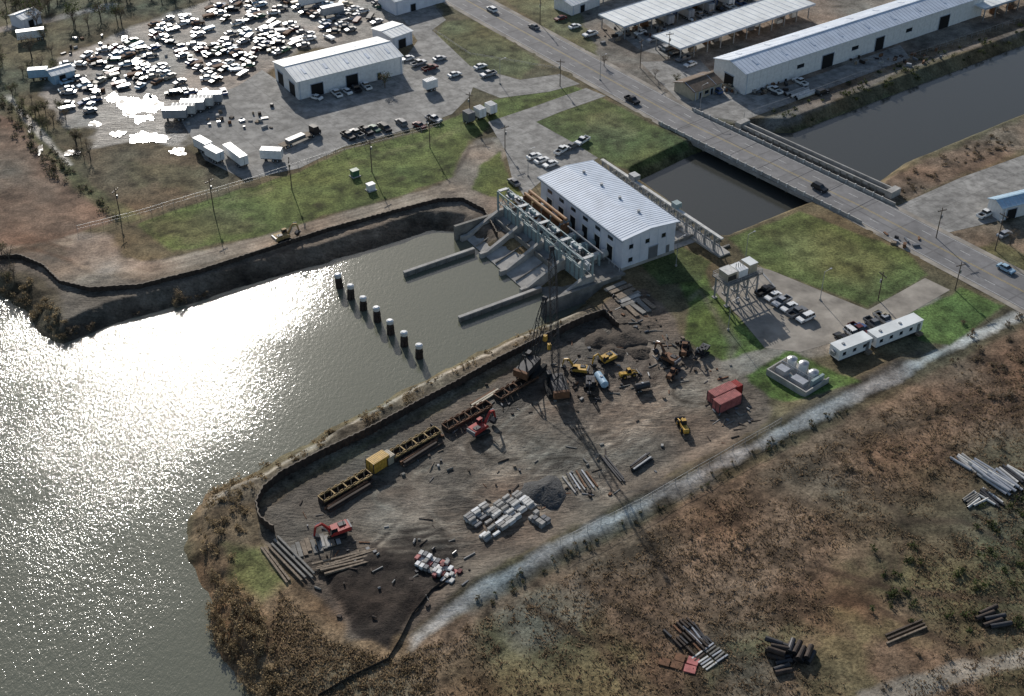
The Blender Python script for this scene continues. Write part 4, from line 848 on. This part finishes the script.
# site debris mass
D=B(); P=PG(SITE)
xs=[p[0] for p in P];ys=[p[1] for p in P]; hot=[G(600,370),G(575,385),G(430,452),G(510,500),G(340,550),G(665,362),G(625,298),G(585,480),G(730,415),G(440,570),G(695,350),G(640,330),G(500,400)]
for k in range(430):
    if k%6: c_=random.choice(hot); x=c_[0]+random.gauss(0,4.5); y=c_[1]+random.gauss(0,5)
    else: x=random.uniform(min(xs),max(xs)); y=random.uniform(min(ys),max(ys))
    if not inpoly(P,x,y): continue
    z=hz(x,y); t=random.random(); mk=random.choice(['wood','rustd','rust','concd','dsteel','concd','conc','rustd','grey','darkd'])
    if t<.5: D.rbox(x,y,random.uniform(.8,2.8),random.uniform(.1,.25),z,z+random.uniform(.1,.22),random.gauss(YW,.8),mk)
    elif t<.88: D.rbox(x,y,random.uniform(.25,.9),random.uniform(.25,.7),z,z+random.uniform(.15,.5),random.uniform(0,3),mk)
    else: a=random.uniform(0,3); l=random.uniform(.5,1.5); D.cyl((x,y,z+.2),(x+l*math.cos(a),y+l*math.sin(a),z+.2),.2,mk,8)
D.obj('construction_debris')
D=B()
for cpx,sx_,sy_,nn in (((760,85),45,12,80),((650,30),40,12,60),((110,60),50,30,60),((880,60),40,8,30),((240,120),50,14,25),((900,240),25,8,8)):
    for k in range(nn):
        x,y=G(random.gauss(cpx[0],sx_*.5),random.gauss(cpx[1],sy_*.5)); z=hz(x,y)
        if z<-.5: continue
        D.rbox(x,y,random.uniform(.5,2.2),random.uniform(.4,1.1),z,z+random.uniform(.3,1.1),random.uniform(0,3),random.choice(['wood','grey','conc','rust','silver','dsteel','rustd']))
D.obj('yard_clutter')
# ---------------- sheet pile walls
M['rust_lit']=mat('sheet_pile_lit_top',(.17,.14,.11),.8,var=.5,scale=.8)  # paler copy of the pile colour, paints the sunlit top edge
def pilewall(name,pts,h,z0=-3.5,amp=.22):
    P=resample(PG(pts),.7); b=B(); o=offs(P,amp); q=[o[i] if i%2 else P[i] for i in range(len(P))]; q2=offs(q,-.25)
    n_=len(q); hh=[h+random.uniform(-.08,.08) for _ in q]
    vs_=[(x,y,z0) for x,y in q]+[(x,y,hh[i]) for i,(x,y) in enumerate(q)]+[(x,y,hh[i]) for i,(x,y) in enumerate(q2)]+[(x,y,z0) for x,y in q2]
    fs=[];ms=[]
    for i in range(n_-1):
        for k,mk in ((0,'rustd'),(1,'rust_lit'),(2,'rustd')): fs.append((k*n_+i,k*n_+i+1,(k+1)*n_+i+1,(k+1)*n_+i)); ms.append(mk)  # top face takes the lighter colour so the wall edge looks lit
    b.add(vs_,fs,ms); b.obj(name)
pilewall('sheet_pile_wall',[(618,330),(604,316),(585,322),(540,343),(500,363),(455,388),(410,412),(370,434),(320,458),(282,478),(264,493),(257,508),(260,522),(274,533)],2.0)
pilewall('sheet_pile_wall',[(497,236),(484,212),(462,201),(438,202),(400,212),(330,231),(262,253),(200,273),(140,288),(90,291),(60,284),(44,268),(20,258),(-60,262)],1.2)
def fence(name,pts,h,mk,st=2.5,solid=True):
    P=resample(PG(pts),st); b=B()
    for i,(x,y) in enumerate(P):
        z=hz(x,y); b.cyl((x,y,z-.2),(x,y,z+h+.1),.05,'woodd' if solid else 'steel',5)
        if i:
            a=P[i-1]; za=hz(*a)
            if solid: b.add([(a[0],a[1],za-.1),(x,y,z-.1),(x,y,z+h),(a[0],a[1],za+h)],[(0,1,2,3)],mk)
            else: b.cyl((a[0],a[1],za+h),(x,y,z+h),.03,mk,4); b.cyl((a[0],a[1],za+h*.5),(x,y,z+h*.5),.02,mk,4)
    b.obj(name)
fence('silt_fence',[(318,696),(350,678),(388,660),(400,640),(412,615),(432,592),(452,578)],.6,'silt')
fence('chain_link_fence',[(560,548),(640,508),(720,462),(780,428)],1.8,'steel',3,False)
fence('chain_link_fence',[(78,232),(140,216),(250,184),(345,152),(440,128)],1.8,'steel',3,False)
fence('chain_link_fence',[(744,118),(820,92),(900,62),(1020,22)],1.8,'steel',3,False)
fence('guard_rail',[(432,30),(470,55),(560,70)],.8,'silver',2.5,False)
def pipes(name,u,v,n_,r_,L_,yaw,mk,layers=2,jit=.06):
    b=B()
    for k in range(layers):
        for i in range(n_-k):
            y=(i-(n_-k)/2)*2.05*r_+random.uniform(-.03,.03); s=random.uniform(-.8,.8); z=r_+k*1.75*r_; a=random.uniform(-jit,jit)
            b.cyl((-L_/2+s,y-a*L_/2,z),(L_/2+s,y+a*L_/2,z),r_,mk if isinstance(mk,str) else random.choice(mk),12,mc='dark')
    x,y=G(u,v); b.obj(name,(x,y,hz(x,y)),yaw)
YP=yawpx(960,462,1000,490)
pipes('concrete_pipe_stack',968,464,5,.3,5,YP,['concw','silver','conc'],1,.15); pipes('concrete_pipe_stack',984,472,6,.3,5,YP,['silver','concw','conc'],2,.12); pipes('concrete_pipe_stack',1002,484,7,.3,6,YP,['silver','concw'],2,.12); pipes('concrete_pipe_stack',1016,476,5,.3,5,YP,['dsteel','concw'],1,.15); pipes('concrete_pipe_stack',972,500,6,.25,4,yawpx(960,500,1000,480),['concw','concd'],1,.2); pipes('concrete_pipe_stack',990,498,5,.25,5,YP,['concw','dsteel'],1,.2)
pipes('rusty_pipe_stack',776,650,4,.5,3,R(-20),['rustd','dsteel'],2,.1); pipes('rusty_pipe_stack',795,655,5,.5,3,R(60),['rustd','dsteel'],2,.12); pipes('rusty_pipe_stack',782,664,4,.45,3,R(20),['rustd','dsteel'],1,.12); pipes('rusty_pipe_stack',698,636,6,.2,5,R(-60),['rustd','silver','dsteel'],1,.15)
pipes('culvert_pipe_stack',990,618,5,.45,4,R(20),['rustd','dsteel'],1,.2); pipes('concrete_pipe_stack',800,94,5,.5,8,Y1,['concw','conc'],1)
stack('timber_pile',905,632,10,3,.3,.3,R(25),['woodd','wood'],1,gap=.5)
# ---------------- vegetation
rs=np.random.default_rng(5)
def quads(cen,size,rs):
    n=len(cen); a=rs.normal(size=(n,3)); a/=np.linalg.norm(a,axis=1)[:,None]; b=rs.normal(size=(n,3)); b-= (a*b).sum(1)[:,None]*a; b/=np.linalg.norm(b,axis=1)[:,None]
    s=(size*rs.uniform(.5,1.3,n))[:,None]
    return np.stack([cen-a*s,cen-b*s*.6,cen+a*s,cen+b*s*.6],1).reshape(-1,3)
def quadmesh(name,vs,mats,ms):
    n=len(vs)//4; me=bpy.data.meshes.new(name); me.vertices.add(len(vs)); me.vertices.foreach_set('co',vs.astype(np.float32).ravel())
    me.loops.add(len(vs)); me.loops.foreach_set('vertex_index',np.arange(len(vs),dtype=np.int32)); me.polygons.add(n); me.polygons.foreach_set('loop_start',np.arange(0,len(vs),4,dtype=np.int32))
    me.update(calc_edges=True)
    for k in mats: me.materials.append(M[k])
    me.polygons.foreach_set('material_index',ms.astype(np.int32)); me.update(); return me
def foliage(name,items,mats,dens=60,size=.28):
    V=[];MI=[]
    for x,y,r,h in items:
        z=hz(x,y); nb=max(3,int(r*2.5)); n=int(dens*r)
        bc=np.stack([rs.normal(0,r*.45,nb),rs.normal(0,r*.45,nb),rs.uniform(.2,.7,nb)*h],1)
        k=rs.integers(0,nb,n); p=bc[k]+rs.normal(size=(n,3))*np.array([r*.28,r*.28,h*.22]); p[:,2]=np.abs(p[:,2])
        p+=np.array([x,y,z]); V.append(quads(p,size,rs)); MI.append(np.where(rs.random(n)<.35+.5*(k%2),0,len(mats)-1) if len(mats)>1 else np.zeros(n))
    if V: put(quadmesh(name,np.concatenate(V),mats,np.concatenate(MI)),name)
def scatter(poly,n,rr,hh,thr=.0,seed=3,z=0):
    P=PG(poly,z); xs=[p[0] for p in P];ys=[p[1] for p in P]; out=[]; t=0
    while len(out)<n and t<n*60:
        t+=1; x=random.uniform(min(xs),max(xs)); y=random.uniform(min(ys),max(ys))
        if inpoly(P,x,y) and (thr==0 or float(fbm(np.array([x]),np.array([y]),18,seed,3)[0])>thr) and hz(x,y)>-2.6: out.append((x,y,random.uniform(*rr),random.uniform(*hh)))
    return out
foliage('reed_bed',scatter([(208,560),(232,580),(262,620),(290,696),(300,760),(250,760),(212,640)],120,(.7,1.6),(1.0,2.4)),['reed','reed','reedd'],90,.2)
foliage('shore_brush',scatter([(195,488),(330,424),(345,432),(262,482),(250,520),(240,560),(200,560)],60,(.5,1.3),(.5,1.5)),['reedd','reed'],70,.2)
foliage('shore_brush',scatter([(345,418),(480,350),(560,315),(575,318),(490,356),(360,425)],40,(.4,.9),(.4,1.0)),['reedd','reed'],60,.18)
foliage('shore_bush',[(*G(411,402),1.8,3.2),(*G(406,400),1.2,2.4),(*G(368,422),1.5,1.5),(*G(376,418),1.1,1.1),(*G(178,292),1.5,2.6),(*G(172,296),1.2,2.0)],['reed','twig'],240,.16)
foliage('north_bank_brush',scatter([(-60,268),(20,270),(45,300),(70,330),(60,344),(30,312),(-60,300)],70,(.6,1.4),(.6,1.6)),['reedd','twig','reed'],70,.22)
foliage('north_bank_brush',scatter([(62,325),(190,290),(330,250),(335,256),(190,300),(70,342)],50,(.4,.9),(.3,1.0)),['reedd','twig'],60,.2)
foliage('field_shrub',scatter([(620,560),(1050,350),(1050,700),(600,700)],60,(.5,1.3),(.4,1.1),.5,9),['reedd','twig'],60,.2)
foliage('field_shrub',scatter([(930,330),(1050,290),(1050,400),(960,400)],35,(.6,1.4),(.5,1.3)),['twig','reedd'],60,.22)
foliage('field_shrub',scatter([(850,560),(1050,480),(1050,640),(860,640)],55,(.6,1.5),(.5,1.4),.45,12),['leafd','twig','leaf'],70,.22)
foliage('levee_scrub',scatter([(470,600),(700,480),(850,400),(850,410),(700,492),(480,612)],50,(.3,.8),(.3,.8)),['reedd','leafd'],60,.18)
foliage('verge_scrub',scatter([(752,120),(900,64),(1024,24),(1024,44),(900,84),(790,126)],60,(.5,1.2),(.4,1.2)),['leafd','reedd','leaf'],60,.22)
foliage('ditch_brush',scatter([(0,90),(20,105),(85,185),(130,218),(110,222),(60,185),(0,125)],80,(.5,1.4),(.4,1.8)),['twig','reedd','leafd'],60,.22)
foliage('east_bank_brush',scatter([(872,190),(1024,120),(1024,140),(900,200)],40,(.5,1.2),(.4,1.0)),['reedd','twig'],60,.2)
def tuss(name,items,mats,k=6):
    n=len(items); it=np.array(items); P=np.repeat(it[:,:2],k,0)+rs.normal(0,.35,(n*k,2)); Zs=np.repeat(np.array([hz(a,b) for a,b in it[:,:2]]),k); h=np.repeat(it[:,3],k)*rs.uniform(.5,1.1,n*k)
    an=rs.uniform(0,6.28,n*k); w=.12; dx=np.cos(an)*w;dy=np.sin(an)*w; lean=rs.normal(0,.7,(n*k,2))
    v0=np.stack([P[:,0]-dx,P[:,1]-dy,Zs-.05],1);v1=np.stack([P[:,0]+dx,P[:,1]+dy,Zs-.05],1); v2=np.stack([P[:,0]+dx*.6+lean[:,0]*h,P[:,1]+dy*.6+lean[:,1]*h,Zs+h],1); v3=np.stack([P[:,0]-dx*.6+lean[:,0]*h,P[:,1]-dy*.6+lean[:,1]*h,Zs+h],1)
    put(quadmesh(name,np.stack([v0,v1,v2,v3],1).reshape(-1,3),mats,rs.integers(0,len(mats),n*k)),name)
def fscat(poly,n,hh,thr=0,sc=10,seed=3):
    P=PG(poly); a=np.array(P); x=rs.uniform(a[:,0].min(),a[:,0].max(),n*3);y=rs.uniform(a[:,1].min(),a[:,1].max(),n*3)
    ok=(sdf(P,x,y)<0)&(fbm(x,y,sc,seed,3)+rs.uniform(-.08,.08,len(x))>thr); x=x[ok][:n];y=y[ok][:n]; return list(zip(x,y,np.ones(len(x)),rs.uniform(*hh,len(x))))
FLD=[(440,640),(560,580),(700,505),(850,428),(1060,325),(1080,720),(420,720)]
tuss('dry_grass',fscat(FLD,6000,(.15,.4),.4),['grassb','grassb','grassd']); tuss('dry_grass',fscat([(280,590),(330,640),(395,660),(440,640),(430,720),(260,720)],1800,(.15,.4)),['grassb','reed','grassd'])
def tree_mesh(name,h,r,mats,seed,n=700,size=.22):
    rr=random.Random(seed); b=B().cyl((0,0,-.2),(0,0,h*.45),.22,'bark',7,r2=.14); tips=[]
    for i in range(9):
        t=i/9*6.28+rr.uniform(-.3,.3); z0=h*rr.uniform(.25,.5); q=(r*.7*math.cos(t)*rr.uniform(.5,1),r*.7*math.sin(t)*rr.uniform(.5,1),h*rr.uniform(.55,.95)); b.cyl((0,0,z0),q,.1,'bark',5,r2=.03); tips.append(q)
        for j in range(3): e=(q[0]+rr.uniform(-1,1)*r*.35,q[1]+rr.uniform(-1,1)*r*.35,q[2]+rr.uniform(-.2,.25)*h*.5); b.cyl(q,e,.04,'bark',4,r2=.015); tips.append(e)
    tp=np.array(tips); k=rs.integers(0,len(tp),n); p=tp[k]+rs.normal(size=(n,3))*r*.17; qv=quads(p,size,rs)
    o=len(b.v); b.v+=[tuple(v) for v in qv.tolist()]; b.f+=[(o+4*i,o+4*i+1,o+4*i+2,o+4*i+3) for i in range(n)]; b.m+=[mats[int(kk)%len(mats)] for kk in k]
    return b.mesh(name)
TM=[tree_mesh('bare_tree_a',6,2.6,['twig','twig','reedd'],1,450,.15),tree_mesh('bare_tree_b',5,2.2,['twig','reedd'],2,380,.15),tree_mesh('oak_a',6.5,3,['leafd','leaf'],3,600),tree_mesh('oak_b',5,2.6,['leaf','leafd','twig'],4,500)]
def tree(u,v,k,s=1):
    x,y=G(u,v); o=put(TM[k],['bare_tree','bare_tree','live_oak_tree','small_tree'][k],(x,y,max(hz(x,y),-.3)),random.uniform(0,6)); o.scale=(s,s,s*random.uniform(.85,1.15))
for i in range(70):
    u=random.uniform(-10,130); v=random.uniform(-15,78)
    if u>55 and v>25+ (130-u)*.1: continue
    tree(u,v,random.choice([0,1,2,3,3]),random.uniform(.7,1.2))
for i in range(20): tree(random.uniform(130,280),random.uniform(-18,2),random.choice([0,1,3]),random.uniform(.7,1.1))
for i in range(22): t=random.random(); tree(2+t*90+random.uniform(-6,6),88+t*70+random.uniform(-8,8),random.choice([0,1,3]),random.uniform(.4,.8))
for u,v in ((52,55),(30,70),(60,112),(66,120),(385,88),(2,255),(10,262),(8,280),(-4,272),(14,276),(604,66),(655,78),(676,84),(1010,245)): tree(u,v,random.choice([0,1,3]),random.uniform(.5,.9))
# ---------------- camera, light, world
sc=bpy.context.scene
cam=bpy.data.cameras.new('camera'); co=bpy.data.objects.new('camera',cam); sc.collection.objects.link(co); sc.camera=co
co.location=(0,0,H); co.rotation_euler=(math.pi/2-PITCH,0,0); cam.sensor_width=36; cam.lens=F/1024*36; cam.clip_start=1; cam.clip_end=20000
S_=Vector((-.286,.916,.4425)).normalized(); el=math.asin(S_.z)
sl=bpy.data.lights.new('sun','SUN'); sl.energy=4.6; sl.angle=R(.53); sl.color=(1,.95,.88)
so=bpy.data.objects.new('sun',sl); so.rotation_euler=S_.to_track_quat('Z','Y').to_euler(); sc.collection.objects.link(so)
w=bpy.data.worlds.new('World'); sc.world=w; w.use_nodes=True; nt=w.node_tree; sk=nt.nodes.new('ShaderNodeTexSky'); sk.sky_type='NISHITA'; sk.sun_disc=False; sk.sun_elevation=el; sk.sun_rotation=math.atan2(S_.x,S_.y)
bg=nt.nodes['Background']; bg.inputs['Strength'].default_value=.1; lnk(nt,sk.outputs[0],bg.inputs['Color'])
sc.view_settings.view_transform='Standard'; sc.view_settings.look='None'; sc.view_settings.exposure=0
